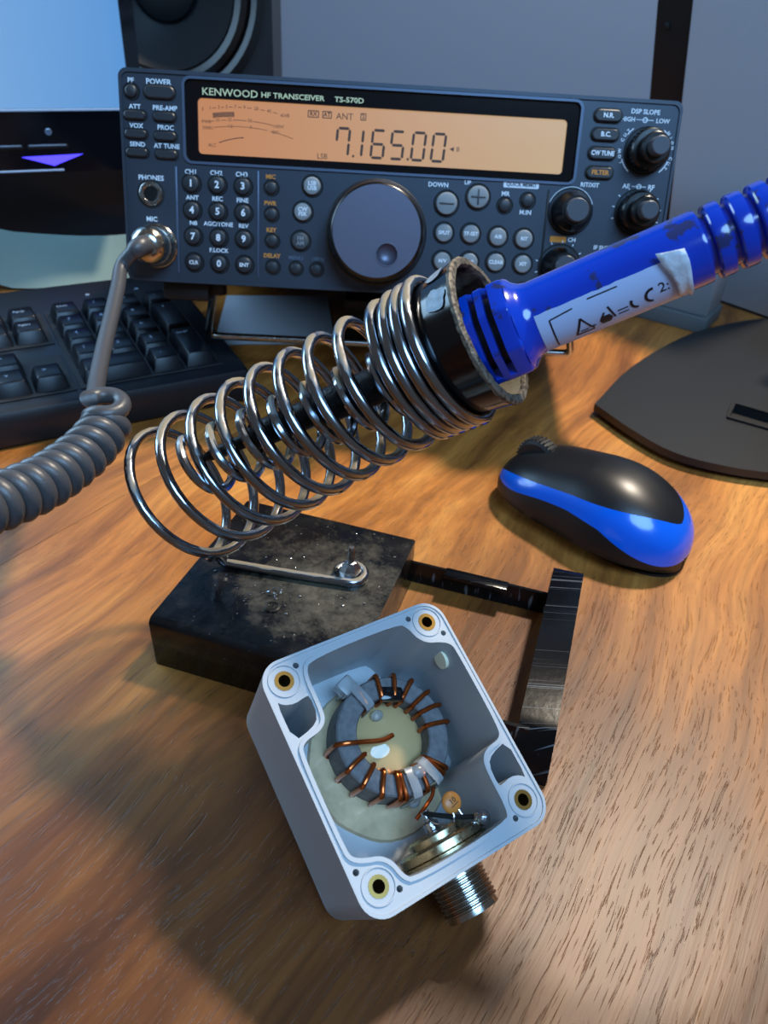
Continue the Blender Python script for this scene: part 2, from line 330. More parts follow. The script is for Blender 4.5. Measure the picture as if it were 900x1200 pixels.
# ================================================================== setting
def table():
    top = bpy.data.objects.new('desk', None); COL.objects.link(top)
    top['label'] = 'wide brown wooden desk with grain running away and everything standing on it'; top['category'] = 'desk'
    g = Vector((math.cos(R(58.5)), math.sin(R(58.5)))); p = Vector((g.y, -g.x))      # grain, across
    s0 = Vector((-163, 248)).dot(p)
    edges = [s0-520, s0-280, s0-.0, s0+330, s0+620, s0+860]
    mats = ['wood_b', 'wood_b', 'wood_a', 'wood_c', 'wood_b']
    clip = (-640, 760, -160, 760)
    for i in range(5):
        a, b = edges[i]+.12, edges[i+1]-.12
        bm = new(); q = [g*-500+p*a, g*-500+p*b, g*1300+p*b, g*1300+p*a]
        add_prism(bm, [tuple(v) for v in q], -28, 0)
        for n, c in (((1, 0, 0), clip[1]), ((-1, 0, 0), -clip[0]), ((0, 1, 0), clip[3]), ((0, -1, 0), -clip[2])):
            bmesh.ops.bisect_plane(bm, geom=bm.verts[:]+bm.edges[:]+bm.faces[:], plane_co=Vector(n)*c, plane_no=n, clear_outer=True)
            bmesh.ops.holes_fill(bm, edges=bm.edges[:], sides=0)
        if not bm.faces: bm.free(); continue
        bmesh.ops.recalc_face_normals(bm, faces=bm.faces)
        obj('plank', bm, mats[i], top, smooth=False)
    for x, y in ((-600, -120), (720, -120), (-600, 720), (720, 720)):
        bm = new(); add_box(bm, x-25, x+25, y-25, y+25, -750, -28, 2); obj('leg', bm, 'wood_c', top)
table()
bm = new(); add_box(bm, -1800, 1800, 1300, 1340, -750, 1700); struct(obj('wall_back', bm, 'wall'))
bm = new(); add_box(bm, -1800, 1800, -1500, 1340, -790, -750); struct(obj('floor', bm, 'floor'))

# ================================================================== radio transceiver
RL = Vector((-2.5, 386.2, 80.8)); RE = Euler((-.3057, 0, .0445))
radio = thing('radio_transceiver', 'dark grey amateur radio transceiver with amber display tilted back behind the spring holder', 'radio', RL, RE)
RM = Matrix.Translation(RL) @ RE.to_matrix().to_4x4()
def build_radio():
    X = lambda x: x-135
    bm = new(); add_box(bm, -130, 130, 16, 268, 3, 92, 2); obj('case', bm, 'case', radio)
    # front panel: frame with openings for the display window
    fp = new()
    add_prism(fp, rrect(X(0), X(270), 0, 96, 4), -20, 0, holes=[rrect(X(31), X(220.5), 57.2, 92.8, 3)], mtx=FACE)
    pan = obj('front_panel', fp, 'panel', radio)
    bm = new(); add_prism(bm, rrect(X(29.8), X(221.8), 56.0, 94.0, 4), 0, .9, holes=[rrect(X(31), X(220.5), 57.2, 92.8, 3)], mtx=FACE); obj('window_ridge', bm, 'panel_edge', pan)
    bm = new(); add_prism(bm, rrect(X(0)+.3, X(270)-.3, .3, 95.7, 4), 0, .8, holes=[rrect(X(1.6), X(268.4), 1.6, 94.2, 3.5)], mtx=FACE); obj('edge_ridge', bm, 'panel', pan)
    disp = None
    bm = new(); add_prism(bm, rrect(X(31), X(220.5), 57.2, 92.8, 3), -6, -1.0, holes=[rrect(X(36.8), X(215), 60.8, 85.2, 2)], mtx=FACE)
    disp = obj('display_bezel', bm, 'bezel', radio)
    bm = new(); add_prism(bm, rrect(X(36.6), X(215.2), 60.6, 85.4, 2), -5, -2.2, mtx=FACE); lcd = obj('lcd_panel', bm, 'lcd', radio); lcd['label'] = 'amber backlit display panel'
    # lettering on the bezel
    for s, x, h, b_, k in (('KENWOOD', 52.2, 3.2, .015, 1.12), ('HF TRANSCEIVER', 82.0, 2.3, .03, 1.22), ('TS-570D', 109.0, 2.3, .03, 1.22)):
        bm = new(); add_text(bm, s, X(x), 87.9, h, -.95, FACE, b_, sx=k); obj('bezel_word', bm, 'gold_ink', disp, smooth=False)
    # ---- LCD content
    z = -2.1; bm = new()
    def seg(x0, y0, x1, y1, w=1.25):
        a = Vector((x0, y0)); b = Vector((x1, y1)); d = (b-a).normalized(); n = Vector((-d.y, d.x))*w/2
        a = a+d*.25; b = b-d*.25
        l = [a, a+d*w/2+n, b-d*w/2+n, b, b-d*w/2-n, a+d*w/2-n]
        add_prism(bm, [tuple(v) for v in l], z, z+.1, mtx=FACE)
    SEG = {'7': 'abcf', '1': 'bc', '6': 'acdefg', '5': 'acdfg', '0': 'abcdef'}
    def digit(ch, x0):
        w, h, sl = 5.9, 12.2, .9; yb = 63.6
        def q(u, v): return (X(x0)+u*w+sl*v, yb+v*h)
        D = {'a': ((0, 1), (1, 1)), 'b': ((1, 1), (1, .5)), 'c': ((1, .5), (1, 0)), 'd': ((0, 0), (1, 0)), 'e': ((0, 0), (0, .5)), 'f': ((0, .5), (0, 1)), 'g': ((0, .5), (1, .5))}
        for s in SEG[ch]: seg(*q(*D[s][0]), *q(*D[s][1]))
    for ch, x0 in (('7', 103), ('1', 109.6), ('6', 120.2), ('5', 129.6), ('0', 140), ('0', 149.8)): digit(ch, x0)
    for x in (111.2, 138): add_box(bm, X(x), X(x)+1, 2.0-.1+.0, 2.1, 63.2, 64.3)
    obj('frequency_digits', bm, 'lcd_ink', lcd, smooth=False)
    bm = new()
    for s, x, y, h in (('ANT', 107, 80.9, 2.9), ('LSB', 96.6, 62.8, 2.5), ('B', 162.8, 69.4, 2.1)): w_ = new(); add_text(w_, s, X(x), y, h, z, FACE, .0); obj('display_word', w_, 'lcd_ink', lcd, smooth=False)
    add_prism(bm, [(X(158.6), 69.4), (X(160.8), 70.4), (X(160.8), 68.4)], z, z+.1, mtx=FACE)
    for x0, x1, s in ((89.2, 94.6, 'RX'), (96.2, 100.8, 'AT'), (114.6, 117.4, '2')):
        add_prism(bm, rrect(X(x0), X(x1), 79.7, 82.9, .4), z, z+.1, holes=[rrect(X(x0)+.4, X(x1)-.4, 80.1, 82.5, .2)], mtx=FACE); add_text(bm, s, X((x0+x1)/2), 81.3, 1.9, z, FACE, .03)
    # meter scales
    def arc(cx, cy, r, a0, a1, w=.25, n=24):
        l = [(cx+r*math.cos(R(a)), cy+r*math.sin(R(a))) for a in [a0+(a1-a0)*k/n for k in range(n+1)]]
        l += [(cx+(r-w)*math.cos(R(a)), cy+(r-w)*math.sin(R(a))) for a in [a1+(a0-a1)*k/n for k in range(n+1)]]
        add_prism(bm, l, z, z+.1, mtx=FACE)
    cx, cy = X(57), -8
    arc(cx, cy, 82, 72+0, 80, .22); arc(cx, cy, 82, 81, 99, .22)
    rr = 90.4
    def lab(s, a, r, h=1.5): add_text(bm, s, cx+r*math.cos(R(a)), cy+r*math.sin(R(a)), h, z, FACE @ Matrix.Identity(4), .0)
    for s, a in (('S', 101.5), ('1', 99.2), ('3', 96.6), ('5', 94.2), ('7', 91.6), ('9', 88.8), ('20', 85.2), ('40', 81.3), ('60dB', 76.4)): lab(s, a, rr)
    for a0, a1 in ((97.4, 98.6), (95, 95.9), (92.4, 93.5), (89.6, 90.8), (86.6, 88), (82.6, 84), (78.8, 80.2)): arc(cx, cy, rr, a0, a1)
    for k in range(19): arc(cx, cy, 88.2, 92.0+.36*k, 92.0+.36*k+.26, 2.2, 3)     # signal bar
    for s, a in (('PWR', 101.2), ('10', 97.5), ('25', 93.5), ('50', 87), ('100W', 77.6)): lab(s, a, 84.8)
    for a0, a1 in ((98.6, 100), (94.6, 96.4), (88, 92.4), (79.4, 86)): arc(cx, cy, 84.8, a0, a1)
    for s, a in (('SWR1', 101.0), ('1.5', 93.5), ('3', 86.6), ('OO', 78.2)): lab(s, a, 82)
    add_text(bm, 'ALC', X(43.2), 65.0, 1.5, z, FACE, 0)
    arc(X(62), 28, 41.5, 95, 112, .4)
    k_ = obj('meter_scales', bm, 'lcd_ink', lcd, smooth=False); k_['kind'] = 'stuff'
    # ---- printed lettering
    bm = new()
    for s, x, y, h in (('PF', 5.9, 90.6, 2.2), ('POWER', 18.9, 90.6, 2.4), ('ATT', 7.3, 79.5, 2.1), ('PRE-AMP', 21.5, 79.6, 2.1), ('VOX', 7.6, 71.3, 2.1), ('PROC', 21.5, 71.2, 2.1), ('SEND', 7.8, 63.2, 2.1), ('AT TUNE', 21.8, 63.1, 2.1),
                       ('PHONES', 13.6, 48.6, 2.3), ('MIC', 13.2, 29.7, 2.2), ('CH1', 33, 52.3, 2.2), ('CH2', 45.3, 52.4, 2.2), ('CH3', 57.7, 52.4, 2.2), ('ANT', 33.4, 40.6, 2.1), ('REC', 45.7, 40.7, 2.1), ('FINE', 58, 40.6, 2.1),
                       ('NB', 33.6, 29.0, 2.0), ('AGC/TONE', 46, 29.0, 2.0), ('REV', 58.4, 28.8, 2.0), ('F.LOCK', 46, 16.6, 2.0), ('DOWN', 154.2, 52.8, 2.1), ('UP', 168.6, 54.5, 1.9), ('MR', 187.8, 50.4, 2.1), ('M.IN', 198.6, 42.3, 2.1),
                       ('RIT/XIT', 229.2, 56.6, 2.0), ('DSP SLOPE', 252, 90.4, 2.1), ('HIGH', 244, 86.8, 2.0), ('LOW', 261, 86.8, 2.0), ('AF', 247.4, 57.0, 2.2), ('RF', 260, 57.0, 2.2), ('IF SHIFT', 240, 27.6, 2.0), ('CH', 223.5, 30.6, 2.0)):
        w_ = new(); add_text(w_, s, X(x), y, h, .02, FACE, .035, sx=1.02); obj('printed_word', w_, 'white_ink', pan, smooth=False)
    add_prism(bm, rrect(X(186.4), X(204), 53.4, 56.4, .6), 0, .12, mtx=FACE)
    for x0, x1, y in ((248, 256.5, 86.9), (250.2, 257.3, 57.1)): add_box(bm, X(x0), X(x1), -.1, 0, y-.15, y+.15)
    for x, y in ((252.3, 86.9), (253.8, 57.1)): add_prism(bm, circ(X(x), y, 1.3, 12), 0, .12, holes=[circ(X(x), y, .8, 12)], mtx=FACE)
    def parc(cx, cy, r, a0, a1, w=.5, n=16):
        l = [(cx+r*math.cos(R(a)), cy+r*math.sin(R(a))) for a in [a0+(a1-a0)*k/n for k in range(n+1)]]
        l += [(cx+(r-w)*math.cos(R(a)), cy+(r-w)*math.sin(R(a))) for a in [a1+(a0-a1)*k/n for k in range(n+1)]]
        add_prism(bm, l, 0, .12, mtx=FACE)
    parc(X(221), 43.9, 11.6, 20, 160); parc(X(254.8), 73.4, 12.4, 200, 232); parc(X(254.8), 73.4, 12.4, -50, -20); parc(X(254.8), 73.4, 12.4, 128, 146); parc(X(254.8), 73.4, 12.4, 34, 52)
    for cxx, cyy, rr_ in ((254.1, 45.2, 11.3), (218.6, 17.7, 11.3)):
        for a in range(-20, 201, 27):
            d = Vector((math.cos(R(a)), math.sin(R(a)))); p = Vector((X(cxx), cyy))+d*rr_; n = Vector((-d.y, d.x))*.22
            add_prism(bm, [tuple(p-n), tuple(p+n), tuple(p+d*1.2+n), tuple(p+d*1.2-n)], 0, .12, mtx=FACE)
    for a, s in ((150, 'LOW CUT'), (30, 'HIGH CUT')):
        for k, ch in enumerate(s):
            t = a + (k-3)*(-13 if a > 90 else 13)*(1 if a > 90 else -1)
            t = (205 - k*11) if a > 90 else (40-k*10.5)
            m2 = FACE @ Matrix.Translation((X(254.8)+12.9*math.cos(R(t)), 73.4+12.9*math.sin(R(t)), 0)) @ Matrix.Rotation(R(t-90), 4, 'Z')
            add_text(bm, ch, 0, 0, 1.5, .02, m2, .04)
    k_ = obj('scale_marks', bm, 'white_ink', pan, smooth=False); k_['kind'] = 'stuff'
    bm = new(); add_text(bm, 'QUICK MEMO', X(195.2), 54.9, 1.7, .2, FACE, .03, sx=1.0); obj('memo_lettering', bm, 'panel', pan, smooth=False)
    bm = new()
    for s, x, y in (('MIC', 71.8, 52.1), ('PWR', 71.6, 40.0), ('KEY', 72.2, 27.6), ('DELAY', 72.6, 15.4)): 
        w_ = new(); add_text(w_, s, X(x), y, 2.0, .02, FACE, .04); obj('printed_word', w_, 'orange_ink', pan, smooth=False)
    add_prism(bm, rrect(X(212.4), X(220.6), 29.2, 32, .5), 0, .1, mtx=FACE)
    obj('orange_patch', bm, 'orange_ink', pan, smooth=False)
    for s, x, y in (('MENU', 84.6, 15.0), ('1MHz', 95.8, 15.0)): 
        w_ = new(); add_text(w_, s, X(x), y, 1.9, .02, FACE, .03); obj('printed_word', w_, 'dim_ink', pan, smooth=False)
    # ridges and grooves dividing the panel
    for x, y0, y1, mname in ((25.8, 5, 54.5, 'panel_edge'), (65.7, 4.5, 54.5, 'panel_edge'), (209.2, 9, 53.5, 'moat')):
        bm = new(); add_box(bm, X(x)-.5, X(x)+.5, -.6, .3, y0, y1, .25); obj('divider_ridge' if mname != 'moat' else 'divider_groove', bm, mname, pan)
    # ---- buttons
    def round_btn(x, y, r, m='btn', text=None, dome=2.2, th=2.2, tb=.04, tm='white_ink', nm='round_button'):
        mt = Matrix.Translation((X(x), 0, y)) @ FACE
        bm = new(); add_lathe(bm, [(r-.2, -2), (r-.2, dome*.7), (r-.5, dome*.9), (r*.7, dome), (0, dome*.96)], 28, mt); b = obj(nm, bm, m, radio)
        bm = new(); add_lathe(bm, [(r-.2, .02), (r+.75, .02), (r+1.0, .22), (r+1.15, .02)], 28, mt); obj('recess', bm, 'moat', b)
        if text:
            bm = new(); ls = text.split('\n')
            for i, l in enumerate(ls): add_text(bm, l, X(x), y+((len(ls)-1)/2-i)*(th*1.15), th, dome-.02, FACE, tb)
            obj('legend', bm, tm, b, smooth=False)
        return b
    nums = ['1', '2', '3', '4', '5', '6', '7', '8', '9', 'CLR', '0', 'ENT']
    xs = [33.2, 45.8, 58.4]; ys = [47, 34.8, 22.6, 10.3]
    for i, s in enumerate(nums):
        round_btn(xs[i % 3]+(i//3)*.15, ys[i//3], 3.9, 'btn', s, 2.0, 3.2 if len(s) == 1 else 1.8, .045, nm='keypad_button')
    for x, y in ((72.2, 47.1), (72.4, 34.9), (72.7, 22.5), (73.1, 10)): round_btn(x, y, 2.9, 'btn', None, 1.4, nm='small_button')
    for x, y, m in ((84.8, 9.9, 'btn'), (95.2, 9.9, 'btn')): round_btn(x, y, 2.8, m, None, 1.3, nm='small_button')
    round_btn(92.2, 49.0, 4.3, 'btn_grey', 'LSB\nUSB', 2.2, 1.9, nm='mode_button'); round_btn(87.8, 36.9, 4.3, 'btn_grey', 'CW\nFSK', 2.2, 1.9, nm='mode_button'); round_btn(86.9, 23.2, 4.3, 'btn_dim', 'FM\nAM', 2.2, 1.9, tm='btn_grey', nm='mode_button')
    a = round_btn(158.8, 44.4, 5.4, 'btn_grey', None, 2.4, nm='down_button'); b = round_btn(174.2, 48.2, 5.4, 'btn_grey', None, 2.4, nm='up_button')
    bm = new(); add_box(bm, X(155.2), X(162.4), -2.9, -2.3, 44.0, 44.8, .2); obj('minus_mark', bm, 'btn_dim', a)
    bm = new(); add_box(bm, X(170.6), X(177.8), -2.9, -2.3, 47.8, 48.6, .2); add_box(bm, X(173.8), X(174.6), -2.9, -2.3, 44.6, 51.8, .2); obj('plus_mark', bm, 'btn_dim', b)
    for x, y in ((187.9, 45), (199.1, 47.8)): round_btn(x, y, 3.1, 'btn', None, 1.6, nm='memo_button')
    for x, y, s in ((158.5, 30.7, 'SPLIT'), (172, 30.9, 'TF-SET'), (185.8, 30.2, 'A/B'), (199, 29.9, 'RIT'), (158.6, 17.3, 'M/V'), (172.3, 17.5, 'A=B'), (185.8, 18, 'CLEAR'), (199.6, 17.8, 'XIT')):
        round_btn(x, y, 4.4, 'btn_grey', s, 2.0, 1.75, .05, nm='function_button')
    def pill(x, y, w, h, m='btn', text=None, tm='white_ink', d=1.7):
        bm = new(); l = rrect(X(x)-w/2, X(x)+w/2, y-h/2, y+h/2, h/2-.05, 6)
        l2 = rrect(X(x)-w/2+.6, X(x)+w/2-.6, y-h/2+.6, y+h/2-.6, h/2-.65, 6)
        add_prism(bm, l, -2, d-.6, mtx=FACE)
        n = len(l); va = [bm.verts.new((p[0], -(d-.6), p[1])) for p in l]; vb = [bm.verts.new((p[0], -d, p[1])) for p in l2]
        for k in range(n): bm.faces.new((va[k], va[(k+1) % n], vb[(k+1) % n], vb[k]))
        bm.faces.new(vb)
        b = obj('pill_button', bm, m, radio)
        bm = new(); add_prism(bm, rrect(X(x)-w/2-.8, X(x)+w/2+.8, y-h/2-.8, y+h/2+.8, h/2+.7, 6), 0, .15, holes=[l], mtx=FACE); obj('recess', bm, 'moat', b)
        if text: bm = new(); add_text(bm, text, X(x), y, 2.1, d-.02, FACE, .05, sx=.84 if len(text) > 6 else 1.0); obj('legend', bm, tm, b, smooth=False)
        return b
    round_btn(6.0, 86.0, 2.9, 'btn', None, 1.8, nm='small_button'); pill(19.3, 86.2, 14.4, 5.6)
    for x, y in ((7.3, 75.9), (21.3, 75.8), (7.4, 67.7), (21.4, 67.4), (7.6, 59.6), (21.6, 59.4)): pill(x, y, 10.4, 3.9)
    for x, y, s, tm in ((233.9, 87.7, 'N.R.', 'white_ink'), (233.6, 79.4, 'B.C.', 'white_ink'), (233.2, 71.0, 'CW TUNE', 'white_ink'), (233.1, 62.3, 'FILTER', 'orange_ink')): pill(x, y, 13.2, 5.4, 'btn', s, tm, 1.9)
    pill(205, 6.6, 13, 3.8, 'btn', 'CLN', 'white_ink', 1.4)
    # ---- knobs
    mt = Matrix.Translation((X(124.6), 0, 28.9)) @ FACE
    bm = new(); add_lathe(bm, [(25.2, 0), (25.2, 1.4), (24.6, 2.0), (23.5, 2.0), (23.5, 0)], 64, mt); ring = obj('dial_collar', bm, 'moat', radio)
    bm = new(); add_lathe(bm, [(23.4, .5), (23.8, 5), (23.2, 15), (22.6, 17.5), (21.9, 19.4), (21.2, 19.9), (20.9, 19.9)], 64, mt); kn = obj('tuning_knob', bm, 'knob_black', radio)
    fr = Matrix.Translation((X(124.6), 0, 28.9)) @ FACE
    bm = new(); add_prism(bm, circ(0, 0, 21.0, 64), 18.2, 20.0, holes=[circ(5.4, -10.1, 5.2, 32)], mtx=fr); obj('dial_face', bm, 'dial', kn)
    bm = new(); add_lathe(bm, [(5.7, 20.0), (5.6, 20.35), (5.1, 20.35), (5.0, 19.6), (4.2, 17.9), (2.6, 16.9), (0, 16.5)], 32, fr @ Matrix.Translation((5.4, -10.1, 0))); d = obj('finger_dimple', bm, 'dial', kn)
    bm = new(); add_prism(bm, circ(0, 0, 20.9, 64), 12, 13, mtx=fr); obj('knob_core', bm, 'knob_black', kn)
    def knob(x, y, r1, r2, r3, h1, h2, h3, dual=True):
        mt = Matrix.Translation((X(x), 0, y)) @ FACE
        bm = new(); pr = [(r1, .1), (r1, h1-.8), (r1-.7, h1), (r2, h1+.1), (r2, h2-.6), (r2-.6, h2), (0, h2)] if dual else [(r1, .1), (r1*.97, h1-1.5), (r1*.9, h1), (r3+1.2, h2), (0, h2)]
        add_lathe(bm, pr, 48, mt); k = obj('control_knob', bm, 'knob_black', radio)
        bm = new(); add_lathe(bm, [(r3, h2-.2), (r3*.97, h3-.5), (r3-.6, h3), (0, h3)], 36, mt); obj('knob_cap', bm, 'knob_grey', k)
        bm = new(); add_lathe(bm, [(r1+.4, .02), (r1+1.2, .02), (r1+1.3, .3), (r1+1.6, .02)], 40, mt); obj('knob_skirt', bm, 'moat', k)
        if dual:
            bm = new()
            for q in range(30):
                a = 2*PI*q/30; add_box(bm, r1-.1, r1+.35, -.35, .35, 2, h1-1.2, 0, 1, mt @ Matrix.Rotation(a, 4, 'Z'))
            obj('grip_ribs', bm, 'knob_black', k)
        return k
    knob(254.8, 73.4, 9.4, 7.0, 4.4, 8, 15, 21); knob(254.1, 45.2, 9.4, 7.0, 4.4, 8, 15, 21)
    knob(221, 43.9, 9.8, 0, 5.6, 7, 12, 15.5, False); knob(218.6, 17.7, 9.4, 0, 5.4, 7, 12, 15, False); knob(254.4, 17.5, 9.4, 7.0, 4.4, 8, 15, 21)
    # ---- sockets
    mt = Matrix.Translation((X(13.3), 0, 41.5)) @ FACE
    bm = new(); add_lathe(bm, [(5.6, 0), (5.6, .8), (5.2, 1.1), (3.9, 1.1), (3.4, .6), (3.4, -.6)], 32, mt); j = obj('phones_socket', bm, 'steel', radio)
    bm = new(); add_lathe(bm, [(3.35, .3), (0, .25)], 24, mt); obj('socket_hole', bm, 'hole', j)
    bm = new(); add_lathe(bm, [(5.7, .05), (6.5, .1), (6.8, .02)], 32, mt); obj('recess', bm, 'moat', j)
    mt = Matrix.Translation((X(15.2), 0, 17.3)) @ FACE
    bm = new(); add_lathe(bm, [(10.6, 0), (10.6, 1.6), (10.1, 2.2), (9.6, 2.2), (9.4, 1)], 40, mt); obj('microphone_socket', bm, 'nickel', radio)
    # ---- feet and bail
    for x in (27, 243):
        bm = new(); add_box(bm, X(x)-12, X(x)+12, 8, 32, -9, 3, 2); obj('foot', bm, 'mon_matt', radio)
    for x in (36, 234):
        bm = new(); add_box(bm, X(x)-9, X(x)+9, 240, 258, -1.5, 3, 1.5); obj('rear_foot', bm, 'mon_matt', radio)
    inv = RM.inverted(); A = inv @ Vector((-112.6, 432.9, 31)); B = inv @ Vector((107.1, 442.2, 31))
    a0 = Vector((X(39.5), 20, -1)); b0 = Vector((X(231), 20, -1))
    bm = new()
    def corner(a, c, b, r=6, n=6):
        p = c+(a-c).normalized()*r; q = c+(b-c).normalized()*r; return [(p.lerp(c, t)).lerp(c.lerp(q, t), t) for t in [k/n for k in range(n+1)]]
    pts = [a0+Vector((0, 0, 0))] + corner(a0, A, B) + corner(A, B, b0) + [b0]
    add_tube(bm, pts, 2.2, 12); bl = obj('tilt_bail', bm, 'nickel', radio); bl['label'] = 'bent steel wire stand under the front'
    for p in (a0, b0):
        bm = new(); add_box(bm, p.x-6, p.x+6, 14, 26, -6, 4, 1); obj('bail_hinge', bm, 'mon_matt', radio)
build_radio()

# ================================================================== microphone lead with plug
def build_cord():
    t = thing('microphone_lead', 'grey curly microphone lead plugged into the radio, hanging over the keyboard', 'cable', RM @ Vector((-119.8, -3, 17.3)))
    o = t.location*1000
    T = Matrix.Translation(-o)
    mt = T @ RM @ Matrix.Translation((-119.8, 0, 17.3)) @ FACE
    bm = new(); add_lathe(bm, [(8.6, 1.2), (9.6, 2.4), (9.6, 7), (9.0, 8), (8.1, 8.2), (8.1, 9.5), (8.7, 10), (8.7, 17), (8.2, 18.5), (6.2, 20.5), (4.6, 21.5), (0, 21.5)], 40, mt); pl = obj('plug', bm, 'nickel', t)
    bm = new()
    for k in range(28): add_box(bm, 9.5, 9.9, -.35, .35, 3, 6.6, 0, 1, mt @ Matrix.Rotation(2*PI*k/28, 4, 'Z'))
    obj('knurled_ring', bm, 'nickel', pl)
    st = RM @ Vector((-119.8, -18, 17.3)); s2 = RM @ Vector((-121.5, -27, 16.0))
    path = spline([st, s2, (-130.5, 356, 96.5), (-128.5, 341, 91.5), (-124.5, 317.5, 87), (-119.3, 290, 83.6), (-113.3, 265, 82.8), (-109.0, 251, 84), (-105.5, 241, 85.5)], 10)
    n = len(path)
    bm = new(); add_tube(bm, [p-o for p in path], [max(3.3, 3.9-i*.03) for i in range(n)], 16); obj('straight_cord', bm, 'cord', t)
    bm = new(); add_tube(bm, [p-o for p in path[:14]], [4.8, 4.8, 4.8, 4.7, 4.7, 4.6, 4.6, 4.5, 4.5, 4.4, 4.4, 4.4, 4.3, 4.1], 16); obj('strain_relief', bm, 'cord', t)
    # coiled part: helix round a drooping centre line
    ctr = spline([(-97.5, 230.5, 93.5), (-97.0, 230, 88.5), (-96.8, 226.5, 85), (-97.8, 213.4, 84.4), (-100.2, 201.2, 84.8), (-102.6, 188.1, 86.9), (-105.2, 177.7, 89.5), (-108.4, 167.5, 92.4), (-110.8, 157.7, 95.9), (-114, 148, 99), (-124, 134, 98), (-142, 116, 86), (-164, 98, 62), (-186, 82, 36), (-206, 68, 16)], 40)
    L = [0]
    for a, b in zip(ctr, ctr[1:]): L.append(L[-1]+(b-a).length)
    pts = []; rad = 5.6; x = Vector((0, 0, 1)); ph = R(150); pitch = 6.5
    N = int(L[-1]/pitch*26); j = 0
    for i in range(N+1):
        s = L[-1]*i/N
        while j < len(L)-2 and L[j+1] < s: j += 1
        f = (s-L[j])/(L[j+1]-L[j]); p = ctr[j].lerp(ctr[j+1], f)
        d = (ctr[min(j+3, len(ctr)-1)]-ctr[max(j-2, 0)]).normalized(); x = (x-d*x.dot(d)).normalized(); y = d.cross(x)
        a = ph+s/pitch*2*PI; pts.append(p + (x*math.cos(a)+y*math.sin(a))*rad)
    end = pts[-1]; tail = spline([end, end+Vector((-8, -4, -6)), (-232, 56, 3.5), (-290, 40, 3.2), (-380, 60, 3.2), (-470, 30, 3.2)], 10)[1:]
    lead = [path[-2].lerp(pts[0], k/5) for k in range(5)]
    bm = new(); add_tube(bm, [p-o for p in lead+pts+tail], 3.0, 12); obj('coiled_cord', bm, 'cord', t)
build_cord()

